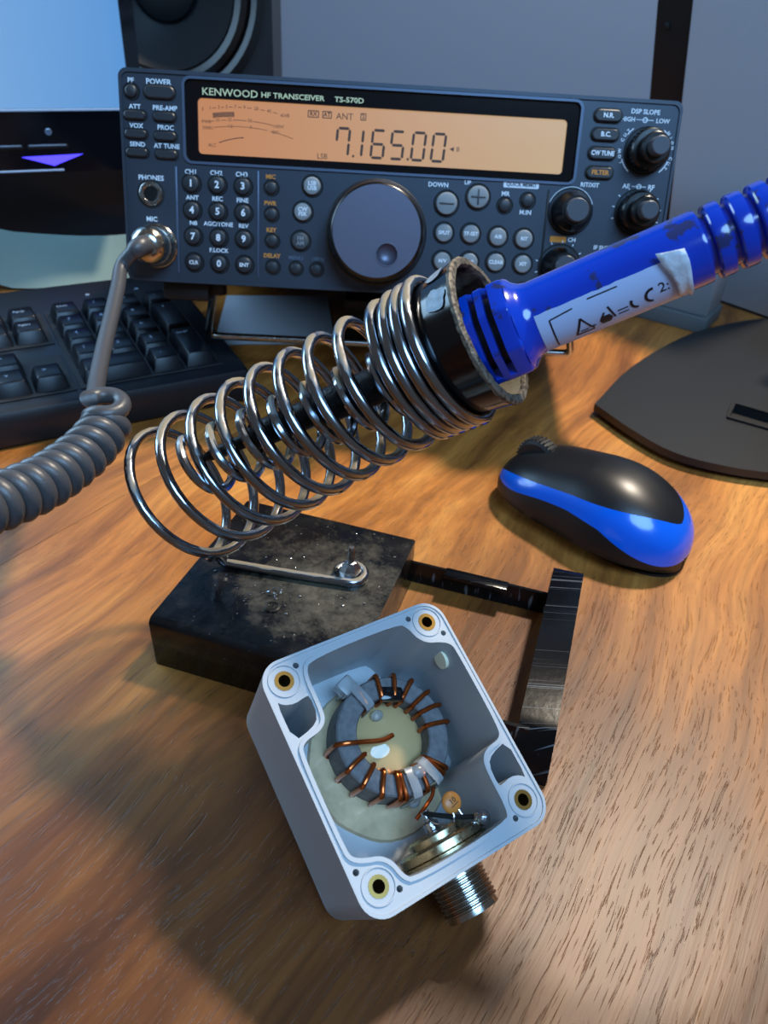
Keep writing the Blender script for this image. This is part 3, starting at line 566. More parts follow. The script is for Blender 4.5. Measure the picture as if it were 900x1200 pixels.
# ================================================================== keyboard
def build_keyboard():
    a = R(32)
    t = thing('computer_keyboard', 'black full size computer keyboard lying left of and under the radio', 'keyboard', (-84.5, 412.4, 0), (0, 0, a))
    # local x runs right (keyboard spans -440..0), y away from the front edge
    D = 152; z0, z1 = 21, 31
    def zt(y): return z0+(z1-z0)*y/D
    bm = new(); prof = [(0, 1), (-1, 3), (-1, 16), (1.2, 20), (5, 21.6), (D-4, z1), (D, z1-3), (D, 1)]
    n = len(prof); A_ = [bm.verts.new((0, y, z)) for y, z in prof]; B_ = [bm.verts.new((-445, y, z)) for y, z in prof]
    for k in range(n): bm.faces.new((A_[k], A_[(k+1) % n], B_[(k+1) % n], B_[k]))
    bm.faces.new(A_); bm.faces.new(B_[::-1])
    bmesh.ops.recalc_face_normals(bm, faces=bm.faces)
    ed = [e for e in bm.edges if abs(e.verts[0].co.x-e.verts[1].co.x) < .1]
    bmesh.ops.bevel(bm, geom=ed, offset=2.5, segments=3, affect='EDGES', profile=.5)
    obj('case', bm, 'kb', t)
    def well(x0, x1, y0, y1):
        bm = new(); sl = math.atan2(z1-z0, D); add_box(bm, x0, x1, y0, y1, -.3, .5, .2, 1, Matrix.Translation((0, 0, z0+.6)) @ Matrix.Rotation(sl, 4, 'X')); obj('key_well', bm, 'moat', t)
    def key(x0, x1, y0, y1, legend=None):
        g = .6; zb = zt((y0+y1)/2)+.8; h = 7.5; tp = 2.6
        bm = new(); sl = (z1-z0)/D
        b = [(x0+g, y0+g), (x1-g, y0+g), (x1-g, y1-g), (x0+g, y1-g)]; c = [(x0+g+tp, y0+g+tp+.4), (x1-g-tp, y0+g+tp+.4), (x1-g-tp, y1-g-1.2), (x0+g+tp, y1-g-1.2)]
        vb = [bm.verts.new((x, y, zb+sl*(y-(y0+y1)/2))) for x, y in b]; vt = [bm.verts.new((x, y, zb+h+sl*(y-(y0+y1)/2))) for x, y in c]
        for k in range(4): bm.faces.new((vb[k], vb[(k+1) % 4], vt[(k+1) % 4], vt[k]))
        bm.faces.new(vt); bm.faces.new(vb[::-1]); bmesh.ops.recalc_face_normals(bm, faces=bm.faces)
        bmesh.ops.bevel(bm, geom=[e for e in bm.edges if e.verts[0] in vt or e.verts[1] in vt], offset=.9, segments=2, affect='EDGES', profile=.5)
        k = obj('key', bm, 'key', t)
        if legend:
            bm = new(); s = math.atan(sl); add_text(bm, legend, 0, 0, 3.2 if len(legend) < 2 else 2.2, 0, Matrix.Translation(((x0+x1)/2-1.5*(x1-x0 < 25)-(0 if x1-x0 < 25 else 7), y1-8, zb+h+sl*(y1-8-(y0+y1)/2)+.06)) @ Matrix.Rotation(s, 4, 'X'), .01, .04)
            obj('legend', bm, 'key_ink', k, smooth=False)
    u = 19; bx = -15; by = 11
    well(bx-4*u-2, bx+2, by-2, by+5*u+2)
    rows = [[(0, 1, 1, 'Enter'), (1, 1, 1, '.'), (2, 2, 1, '0')], [(1, 1, 1, '3'), (2, 1, 1, '2'), (3, 1, 1, '1')], [(1, 1, 1, '6'), (2, 1, 1, '5'), (3, 1, 1, '4')], [(1, 1, 1, '9'), (2, 1, 1, '8'), (3, 1, 1, '7')], [(0, 1, 1, '-'), (1, 1, 1, '*'), (2, 1, 1, '/'), (3, 1, 1, 'Num')]]
    for r, row in enumerate(rows):
        for c, w, h, s in row:
            if s == 'Enter': key(bx-u, bx, by, by+2*u, s)
            else: key(bx-(c+w)*u, bx-c*u, by+r*u, by+(r+1)*u, s)
    key(bx-u, bx, by+2*u, by+4*u, '+')
    ax = bx-4*u-6
    well(ax-3*u-2, ax+2, by-2, by+2*u+2)
    for c, r in ((0, 0), (1, 0), (2, 0), (1, 1)): key(ax-(c+1)*u, ax-c*u, by+r*u, by+(r+1)*u, {(0, 0): '>', (1, 0): 'v', (2, 0): '<', (1, 1): '^'}[(c, r)])
    well(ax-3*u-2, ax+2, by+3*u-2, by+5*u+2)
    for c in range(3):
        for r in (3, 4): key(ax-(c+1)*u, ax-c*u, by+r*u, by+(r+1)*u, [['PgDn', 'End', 'Del'], ['PgUp', 'Home', 'Ins']][r-3][c])
    mx = ax-3*u-6; well(-440+6, mx+2, by-2, by+5*u+2)
    for r in range(5):
        x = mx; ws = [1.5, 1.2, 1.2, 1.2] if r == 0 else [2.6, 1, 1, 1] if r == 1 else [2.2, 1, 1, 1, 1]
        for i, w in enumerate(ws): key(x-w*u, x, by+r*u, by+(r+1)*u, 'Ctrl' if (r, i) == (0, 0) else None); x -= w*u
    for i in range(3):
        bm = new(); add_lathe(bm, [(1.4, 0), (1.4, .5), (0, .5)], 12, Matrix.Translation((-30-i*16, 128, zt(128)+.2))); obj('status_lamp', bm, 'key_ink', t)
build_keyboard()

# ================================================================== left monitor, stand box, speaker, papers
def build_left():
    t = thing('computer_monitor', 'monitor at the left showing a bright light blue screen, glossy dark bezel', 'monitor', (-188, 600, 0), (0, 0, R(27)))
    H = 330
    zb = 86; zs = 126
    bm = new(); add_prism(bm, rrect(-560, 0, zb, zs+H, 5), -38, 0, holes=[rrect(-552, -9, zs, zs+H-12, 1)], mtx=FACE); fr = obj('frame', bm, 'mon', t)
    bm = new(); add_prism(bm, rrect(-554, -7, zs-2, zs+H-10, 1), -5, -2, mtx=FACE); s = obj('screen', bm, 'screen_l', t); s['label'] = 'lit light blue screen'
    bm = new(); add_box(bm, -552, -9, -1.0, .5, zs-1.4, zs+.0, .2); obj('screen_edge', bm, 'hair', fr)
    bm = new(); add_box(bm, -552, -150, -2.2, -.2, zb+1, zb+3.0, .5); add_box(bm, -140, -60, -1.4, -.2, zb+1, zb+2.2, .3); obj('lower_edge', bm, 'hair', fr)
    for k in range(4):
        w = [26, 18, 18, 18][k]; x = [-55, -84, -106, -128][k]
        bm = new(); add_box(bm, x-w, x, -1.5, 1, zb+15, zb+18, .8); obj('menu_button', bm, 'mon_matt', t)
        bm = new(); add_box(bm, x-w+1, x-1, -1.8, -1.2, zb+17.2, zb+18.2, .2); obj('button_edge', bm, 'button_silver', t.children[-1] if False else fr)
    bm = new(); add_lathe(bm, [(2.2, 0), (2.2, .8), (1.6, 1), (1.5, .3), (0, .3)], 16, Matrix.Translation((-66, 0, zb+26)) @ FACE); obj('power_lamp', bm, 'button_silver', t)
    bm = new(); add_prism(bm, [(-86, zb+10.5), (-46, zb+11.5), (-66, zb+4.5)], 0, 1, mtx=FACE); l = obj('light_strip', bm, 'led', t); l['label'] = 'violet glowing triangular light'
    bm = new(); add_box(bm, -330, -230, 15, 45, 8, 200, 4); obj('neck', bm, 'mon_matt', t)
    bm = new(); add_lathe(bm, [(0, 0), (110, 0), (110, 6), (104, 9), (0, 12)], 48, Matrix.Translation((-280, 40, 0))); obj('base', bm, 'mon_matt', t)
    # dark cabinet with a round port under / behind the monitor
    q = thing('subwoofer', 'dark box with a round port standing under the lit monitor', 'speaker', (-203, 640, 0), (0, 0, R(8)))
    bm = new(); add_prism(bm, rrect(-150, 60, 0, 118, 4), -90, 0, holes=[circ(-8, 62, 11, 28)], mtx=FACE); obj('cabinet', bm, 'speaker', q)
    bm = new(); add_lathe(bm, [(11, -.2), (11.8, .6), (11.2, .9), (10.2, -2), (9.6, -30), (0, -30)], 28, Matrix.Translation((-8, 0, 62)) @ FACE); obj('port', bm, 'surround', q)
    # large speaker
    p = thing('loudspeaker', 'black loudspeaker with a large round cone behind the radio', 'speaker', (-168, 762, 0), (0, 0, R(6)))
    w = 88; cx, cz = -46, 192
    bm = new(); add_prism(bm, rrect(-w-60, 46, 0, 420, 5), -170, 0, holes=[circ(cx, cz, 78, 48), circ(cx, cz+112, 24, 32)], mtx=FACE); obj('cabinet', bm, 'speaker', p)
    mt = Matrix.Translation((cx, 0, cz)) @ FACE
    bm = new(); add_lathe(bm, [(79, .5), (86, 1), (86, 3), (80, 4), (75, 1.5), (74, -2)], 64, mt); obj('driver_ring', bm, 'surround', p)
    bm = new(); add_lathe(bm, [(75, 0), (72, 4), (67, 5.5), (62, 3), (60, -2)], 64, mt); obj('rubber_surround', bm, 'surround', p)
    bm = new(); add_lathe(bm, [(61, -1), (45, -16), (26, -30), (25, -24), (16, -18), (0, -15)], 64, mt); obj('cone', bm, 'cone', p)
    bm = new(); add_lathe(bm, [(25, 0), (26, 2), (22, 3), (14, -2), (8, 2), (0, 5)], 40, Matrix.Translation((cx, 0, cz+112)) @ FACE); obj('tweeter', bm, 'surround', p)
    # stained paper propped behind the keyboard
    bm = new(); P = [(-342, 560, 6), (-318, 560, 6), (-262, 566, 1), (-214, 590, 2.5)]
    nx, nz = 18, 6; grid = []
    for i in range(nx+1):
        u = i/nx; row = []
        for j in range(nz+1):
            v = j/nz
            x = -350+170*u; yb = 540+66*u; low = 2+max(0, (.34-u))*60
            z = low + v*(34-low*.4+4*math.sin(u*7)); y = yb + v*24 + 3*math.sin(u*9+v*2)
            row.append(Vector((x, y, z)))
        grid.append(row)
    for off in (0, .5):
        vs = [[bm.verts.new(c+Vector((0, off, 0))) for c in r] for r in grid]
        for i in range(nx):
            for j in range(nz): bm.faces.new((vs[i][j], vs[i+1][j], vs[i+1][j+1], vs[i][j+1]))
    bmesh.ops.translate(bm, verts=bm.verts, vec=(270, -570, 0))
    o = obj('crumpled_paper', bm, 'paper', rec=False); o.location = (-.270, .570, 0)
    o['label'] = 'pale green stained sheet of paper curled up behind the keyboard'; o['category'] = 'paper'
    # white sheet under the radio
    bm = new(); add_prism(bm, [(-123.8, 487.8), (-42.4, 504.2), (-56, 596), (-134, 582)], 0, .6); bmesh.ops.translate(bm, verts=bm.verts, vec=(90, -540, 0))
    o = obj('paper_sheet', bm, 'sheet'); o.location = (-.09, .54, 0.0); o['label'] = 'flat white sheet of paper lying under the radio, tinted blue'; o['category'] = 'paper'
    # dark block carrying the radio
    k = thing('support_block', 'black block on the desk under the front of the radio', 'block', (25, 520, 0), (0, 0, .0445))
    bm = new(); add_box(bm, -62, 70, -12, 12, 0, 32, 1.5); obj('body', bm, 'mon_matt', k)
    bm = new(); add_box(bm, -62, 70, -12.6, -11.9, 22, 26, .2); obj('rib', bm, 'moat', k)
build_left()

# ================================================================== right monitor and pale box
def build_right():
    k = 1.345
    c = Vector((174*k, 511*k, 219.2-162.2*k))
    b = thing('leaning_panel', 'tall smooth grey panel with a black left edge standing behind the leaf shaped base', 'panel', c)
    d2 = Vector((.6548, -.7558, 0)).normalized(); d1 = Vector((-.1987, -.1721, .9648)); d1 = (d1-d2*d1.dot(d2)).normalized(); n = d2.cross(d1)
    if n.y > 0: n = -n
    m = Matrix((d2, d1, n)).transposed().to_4x4()
    bm = new(); add_prism(bm, [(-30, -1.0), (112, -1.0), (112, 262), (-30, 262)], -24, -1.2, mtx=m); f = obj('backing', bm, 'mon_matt', b); f['label'] = 'black backing showing as a wide left edge'
    bm = new(); add_box(bm, 0, 111, 1.4, 261, -1.3, .6, .4, 1, m); obj('grey_face', bm, 'panel_grey', b)
    for h in (198,):
        bm = new(); add_lathe(bm, [(2.6, -1.3), (2.6, .2), (1.8, .6), (0, .6)], 16, m @ Matrix.Translation((-20, h, 0))); obj('screw', bm, 'moat', b)
    t = thing('monitor_stand', 'black leaf shaped monitor stand base with a rectangular slot, right of the mouse', 'monitor stand', (250, 470, 0))
    out = [(123.4, 422.9), (139.2, 393.5), (157.6, 370.1), (182.3, 359.1), (206, 355), (235, 352), (268, 356), (300, 368), (330, 388), (356, 418), (372, 452), (378, 490), (372, 530), (352, 566), (322, 588), (290.9, 590.9), (251, 571.6), (209.5, 539.8), (158.7, 480.7)]
    # rounded smooth outline that keeps the sharp tip
    P = spline([(x, y, 0) for x, y in out+[out[0]]], 4)[:-1]; L = [(p.x-250, p.y-470) for p in P]
    slot = [(212.5, 433.5), (203, 416.5), (250, 388), (259.5, 405)]
    sl = [(x-250, y-470) for x, y in slot]
    sc = lambda p: (p[0]*.965+2, p[1]*.965)
    bm = new(); add_prism(bm, L, 3.5, 8, holes=[sl]); b = obj('base', bm, 'base', t, sharp=30)
    bm = new(); add_prism(bm, [sc(p) for p in L], 0, 3.5); obj('base_underside', bm, 'mon_matt', b)
    cx = sum(p[0] for p in sl)/4; cy = sum(p[1] for p in sl)/4; g = lambda p, k: (p[0]+(2.2 if p[0] > cx else -2.2)*k, p[1]+(1.8 if sl.index(p) in (0, 3) else -1.8)*k)
    bm = new(); add_prism(bm, [g(p, 1) for p in sl], 8, 9.4, holes=[[g(p, .05) for p in sl]]); obj('slot_rim', bm, 'mon_matt', b)
    ax = Vector((math.cos(R(-27)), math.sin(R(-27)), 0)); mt = rotz(R(-38), (35, 6, 0))
    bm = new(); add_box(bm, -28, 45, -2, 14, 3, 120, 4, 2, mt); obj('neck', bm, 'mon_matt', t)
    q = thing('storage_box', 'low pale grey plastic box with a dark plinth, just left of the grey panel', 'box', (182.8, 601.2, 0), (0, 0, R(-33)))
    bm = new(); add_box(bm, -60, 60, 3, 42, 12, 60, 2); obj('body', bm, 'greybox', q)
    bm = new(); add_box(bm, -62, 62, 0, 44, 0, 12, 1); obj('plinth', bm, 'greyband', q)
build_right()

# ================================================================== mouse
def build_mouse():
    t = thing('computer_mouse', 'black wireless mouse with a glossy blue rim on the desk right of the spring', 'mouse', (100, 308, 0), (0, 0, R(-42)))
    a = 49.5
    def wid(u):   # u from -1 front to 1 back
        e = (1-abs(u)**2.6)**.42 if abs(u) < 1 else 0
        return e*(29.2-1.9*math.exp(-((u+.15)/.35)**2)+1.0*max(0, u))
    def hgt(u):
        e = (1-abs(u)**3.2)**.45 if abs(u) < 1 else 0
        return e*(25.5+4.5*math.exp(-((u-.25)/.5)**2)-3.5*max(0, -u))
    def b1(u):  # start of the blue band (degrees up the side)
        return 25-6*max(0, u) - 24*max(0, u-.35)+ (2*math.exp(-((u+.95)/.2)**2)) - 7*math.exp(-((u+.75)/.3)**2)
    def b2(u):   # edge of the top shell, a rounded tongue ending before the back
        q = .80
        k = max(0, (u+.25)/1.12); q = .80*max(0, 1-k**3.4)**.5 if k < 1 else 0
        if u < -.75: q = .80-.0*u
        return min(90, math.degrees(math.acos(min(1, q)**(1/.82))))
    NU = 130
    us = [-math.cos(PI*k/NU) for k in range(NU+1)]; us[0] = -.9999; us[-1] = .9999
    def pt(u, deg, side):
        f = R(deg); w = wid(u); h = hgt(u); z0 = 7.5
        if deg >= 0: y = w*math.cos(f)**.82 if f < PI/2-1e-6 else 0; z = z0+h*math.sin(f)**.95
        else: y = w*(1+deg/90*.55); z = z0+deg/90*(z0*1.15-.4)*1.0
        return Vector((u*a, -side*y, max(z, .8)))
    def strip(f0, f1, n, name, m, both=True, label=None, off=0):
        bm = new()
        for side in (1, -1):
            rows = [[bm.verts.new(pt(u, f0(u)+(f1(u)-f0(u))*k/n, side)) for k in range(n+1)] for u in us]
            for r0, r1 in zip(rows, rows[1:]):
                for k in range(n): bm.faces.new((r0[k], r0[k+1], r1[k+1], r1[k]))
        bmesh.ops.remove_doubles(bm, verts=bm.verts, dist=.02)
        o = obj(name, bm, m, t, sharp=60)
        if label: o['label'] = label
        return o
    strip(lambda u: -60, lambda u: b1(u), 14, 'lower_body', 'mouse_side')
    strip(b1, b2, 8, 'side_rim', 'mouse_blue', label='glossy blue rim wrapping round the back')
    top = strip(b2, lambda u: 90, 12, 'top_shell', 'mouse_top')
    bm = new(); l = [(u*a, wid(u)*.66) for u in us[::3]]; l += [(u*a, -wid(u)*.66) for u in us[::-3]]; add_prism(bm, l[1:-1], 0, 1.2); obj('underside', bm, 'mouse_side', t)
    mt = Matrix.Translation((-33, 0, 21.5)) @ Matrix.Rotation(PI/2, 4, 'X')
    bm = new(); add_lathe(bm, [(0, -4), (9.6, -4), (11, -3), (11.4, 0), (11, 3), (9.6, 4), (0, 4)], 40, mt); w = obj('scroll_wheel', bm, 'rubber', t)
    bm = new()
    for k in range(32): add_box(bm, 11.1, 11.9, -.45, .45, -2.8, 2.8, .1, 1, mt @ Matrix.Rotation(2*PI*k/32, 4, 'Z'))
    obj('wheel_ribs', bm, 'rubber', w)
build_mouse()

# ================================================================== soldering stand
A0 = Vector((-61.5, 201.6, 78.3)); B0 = Vector((26.1, 200.8, 138.7)); AX = (B0-A0).normalized(); LEN = (B0-A0).length
def perp(ax):
    e1 = (Vector((0, 0, 1))-ax*ax.z).normalized(); e2 = ax.cross(e1)
    return e1, (-e2 if e2.y > 0 else e2)
CB = Vector((25.4, 200.6, 138.7)); CN = Vector((.785, -.2005, .5862)).normalized()   # cup mouth: centre and axis
P1 = Vector((32.9, 195.5, 143.5)); P2 = Vector((77.8, 193.1, 169.5)); ID = (P2-P1).normalized()   # iron axis
def build_stand():
    o = Vector((-34, 228, 0))
    t = thing('soldering_iron_stand', 'black soldering iron stand with a coiled chrome spring holder and scratched metal tray', 'stand', o)
    # tray, sides 79 x 81, from its front left corner
    fl = Vector((-82.2, 198.8)); w = Vector((.9635, -.2677)); d = Vector((.2644, .9644))
    def tp(u, v, z=0): q = fl+w*u+d*v; return Vector((q.x, q.y, z))-o
    m = Matrix.Translation(Vector((fl.x, fl.y, 0))-o) @ Matrix.Rotation(math.atan2(w.y, w.x), 4, 'Z')
    bm = new(); add_box(bm, 0, 77.5, 0, 81, 0, 22.5, 0, 1)
    bmesh.ops.recalc_face_normals(bm, faces=bm.faces)
    bot = [f for f in bm.faces if f.normal.z < -.9]; bmesh.ops.delete(bm, geom=bot, context='FACES')
    fe = [e for e in bm.edges if all(v.co.z > 22 for v in e.verts) and all(v.co.y < .1 for v in e.verts)]
    ve = [e for e in bm.edges if abs(e.verts[0].co.z-e.verts[1].co.z) > 5]
    oth = [e for e in bm.edges if all(v.co.z > 22 for v in e.verts) and e not in fe]
    bmesh.ops.bevel(bm, geom=fe, offset=3.2, segments=5, affect='EDGES', profile=.5)
    bmesh.ops.bevel(bm, geom=[e for e in bm.edges if abs(e.verts[0].co.z-e.verts[1].co.z) > 5], offset=1.0, segments=2, affect='EDGES', profile=.5)
    bm.transform(m); tray = obj('tray', bm, 'black_paint', t)
    sol = tray.modifiers.new('s', 'SOLIDIFY'); sol.thickness = .0012; sol.offset = -1
    # strips of the sponge frame
    def strip(pts, width, thick, across):
        """ribbon through points, width along `across`"""
        bm = new(); rows = []; P = [Vector(p) for p in pts]; ac = Vector(across).normalized()
        for i, p in enumerate(P):
            tg = (P[min(i+1, len(P)-1)]-P[max(i-1, 0)]).normalized(); nn = tg.cross(ac).normalized()
            rows.append([bm.verts.new(p-o+ac*sx*width/2+nn*sy*thick/2) for sx, sy in ((-1, -1), (1, -1), (1, 1), (-1, 1))])
        for a, b in zip(rows, rows[1:]):
            for k in range(4): bm.faces.new((a[k], a[(k+1) % 4], b[(k+1) % 4], b[k]))
        bm.faces.new(rows[0]); bm.faces.new(rows[-1][::-1])
        return bm
    # flat bracket: far foot, long flat top, near foot
    wv = (.975, -.22, 0)
    bm = strip([(78.5, 250, .3), (78.2, 249, 12), (77.6, 246.5, 18.5), (76.8, 243.5, 19.8), (55.6, 168.5, 19.8), (54.9, 165.5, 19.0), (54.5, 163.6, 16.5), (53.8, 158.6, 3), (53.6, 158.3, .3)], 12.2, 1.5, wv)
    br = obj('end_bracket', bm, 'black_strip', t)
    bm = strip([(10, 257.2, 5.6), (72, 240.6, 5.6)], 10.6, 1.3, (0, 0, 1)); bb = obj('rear_bar', bm, 'black_strip', t)
    bm = new(); a1 = math.atan2(-16.6, 62); add_box(bm, -13.5, 13.5, -4.6, 1.0, 9.6, 11.4, .5, 2, Matrix.Translation(Vector((41, 248.9, 0))-o) @ Matrix.Rotation(a1, 4, 'Z')); obj('rest_plate', bm, 'black_strip', t)
    bm = strip([(-10, 180.5, 9.6), (52, 164.4, 9.6)], 18.6, 1.3, (0, 0, 1)); obj('front_bar', bm, 'black_strip', t)
    # coiled spring: its centre line sags from the cup down to the tray
    t_ = t
    SA = Vector((-47.9, 214.7, 82.3)); ST = Vector((.7703, -.1407, .6220)); LN = 106
    def sag(t):
        P = SA*(2*t**3-3*t**2+1) + ST*LN*(t**3-2*t**2+t) + CB*(-2*t**3+3*t**2) + CN*LN*(t**3-t**2)
        D = SA*(6*t*t-6*t) + ST*LN*(3*t*t-4*t+1) + CB*(-6*t*t+6*t) + CN*LN*(3*t*t-2*t)
        return P, D.normalized()
    def hx(t, th):
        P, ax = sag(t); e1, e2 = perp(ax); r = 19.5+3.9*(1-t)
        if t > .7: r = 20.67+(t-.7)*4.0
        return P-o+(e1*math.cos(th)+e2*math.sin(th))*r
    pts = []; n = 40; th = -PI; t = -.2416-.061
    while t < .745: pts.append(hx(t, th)); th += 2*PI/n; t += .1221/n
    tend = round(th/(2*PI))*2*PI + 2*PI*3.75
    while th < tend: pts.append(hx(t, th)); th += 2*PI/n; k = min(1, (t-.745)/.02); t += (.08*(1-k)+.040*k)/n
    start = pts[0]
    leg = spline([Vector((-8, 223.6, 24.5))-o, Vector((-30, 226.3, 24.5))-o, Vector((-56, 230.2, 24.5))-o, Vector((-61.5, 230.2, 25.5))-o, Vector((-63.5, 227.5, 31))-o, (start*.6+(Vector((-63.5, 227.5, 31))-o)*.4)+Vector((-2, 0, -2)), start+Vector((-.6, 1.5, -1.2)), start], 8)[:-1]
    hook = [Vector((-11.4+5.6*math.cos(R(a)), 229.4+5.6*math.sin(R(a)), 24.5))-o for a in range(170, -75, -20)]
    bm = new(); add_tube(bm, hook+leg[1:]+pts, 1.75, 12); obj('outer_spring', bm, 'chrome', t_)
    ip = []; th = -PI*.6; q = -110
    e1, e2 = perp(ID)
    while q < -22:
        ip.append(P1+ID*q-o+e1*-1.6+(e1*math.cos(th)+e2*math.sin(th))*9.4); th += 2*PI/36; q += 10.9/36
    bm = new(); add_tube(bm, ip, 1.5, 10); obj('inner_spring', bm, 'chrome', t_)
    t = t_
    # cup
    m = frame(CB-CN*LEN-o, CN, (0, 0, 1))
    bm = new(); add_lathe(bm, [(9, 78), (16, 78), (17.6, 79.5), (18.3, 83), (19.3, 93), (21.0, LEN-2), (21.4, LEN-.4)], 64, m)
    cup = obj('cup', bm, 'cup', t)
    bm = new(); add_lathe(bm, [(18.9, LEN-.4), (18.4, LEN-3), (17.4, 90), (16.4, 82), (14, 79.5), (9, 79), (9, 78)], 64, m); obj('cup_lining', bm, 'cup_in', cup)
    bm = new(); add_lathe(bm, [(21.4, LEN-.5), (21.5, LEN+.5), (20.9, LEN+1.0), (19.2, LEN+1.0), (18.9, LEN+.3), (18.9, LEN-.6)], 72, m)
    for v in bm.verts: v.co += Vector(noise.noise_vector(v.co*.9))*.22
    obj('cup_edge', bm, 'cup_rim', cup)
    e1, e2 = perp(CN)
    for sc, th0, hs, ht in ((-5.2, 6, 3.0, 8), (-4.4, 37, 3.2, 10)):
        def cp(ds, a): r = 21.4 + min(0, ds+1.5)*.17 + .12; return CB-o+CN*ds+(e1*math.cos(R(a))+e2*math.sin(R(a)))*r
        bm = new(); N = 20; c0 = bm.verts.new(cp(sc, th0)); rg = []
        for k in range(N):
            q = 2*PI*k/N; f = 1+.35*noise.noise(Vector((math.cos(q)*1.5, math.sin(q)*1.5, th0)))
            rg.append(bm.verts.new(cp(sc+hs*math.cos(q)*f, th0+ht*math.sin(q)*f)))
        for k in range(N): bm.faces.new((c0, rg[k], rg[(k+1) % N]))
        obj('chipped_patch', bm, 'chip', cup)
    # bolt, nut
    bc = Vector((-11.4, 229.4, 22.5))-o
    bm = new(); add_lathe(bm, [(7.0, 0), (7.0, .8), (5, 1.2), (0, 1.2)], 28, Matrix.Translation(bc+Vector((0, 0, 0)))); wz = obj('washer', bm, 'steel', t)
    bm = new(); add_lathe(bm, [(4.2, 1.2), (4.4, 3.5), (3.6, 6.2), (2.2, 8.2), (1.5, 8.4)], 6, Matrix.Translation(bc)); obj('nut', bm, 'solder', t, sharp=20)
    bm = new(); add_lathe(bm, [(1.35, 0), (1.35, 14.5), (1.0, 15.2), (0, 15.2)], 14, Matrix.Translation(bc)); obj('bolt', bm, 'steel', t)
    # rivets
    for u, v in ((39, 22),):
        bm = new(); add_lathe(bm, [(3.2, 0), (3.0, .6), (2.1, .8), (1.9, .3), (0, .25)], 20, Matrix.Translation(tp(u, v, 22.5))); obj('rivet', bm, 'black_paint', t)
    # solder flecks scattered on the tray
    bm = new()
    for k in range(70):
        u, v = random.gauss(42, 16), random.gauss(38, 16)
        if 3 < u < 75 and 5 < v < 78:
            r = random.choice([.25, .3, .4, .55]); tt = bmesh.new(); bmesh.ops.create_icosphere(tt, subdivisions=1, radius=r); tt.transform(Matrix.Translation(tp(u, v, 22.5+r*.5)) @ Matrix.Scale(.6, 4, (0, 0, 1))); join(bm, tt)
    for k in range(14):
        p = tp(36+random.uniform(-3, 3), 29+random.uniform(-2.5, 2.5), 22.8); q = p+Vector((random.uniform(-2, 2), random.uniform(-2, 2), random.uniform(0, 1))); add_tube(bm, [p, q], .16, 5)
    f = obj('solder_flecks', bm, 'solder', t); f['kind'] = 'stuff'
build_stand()

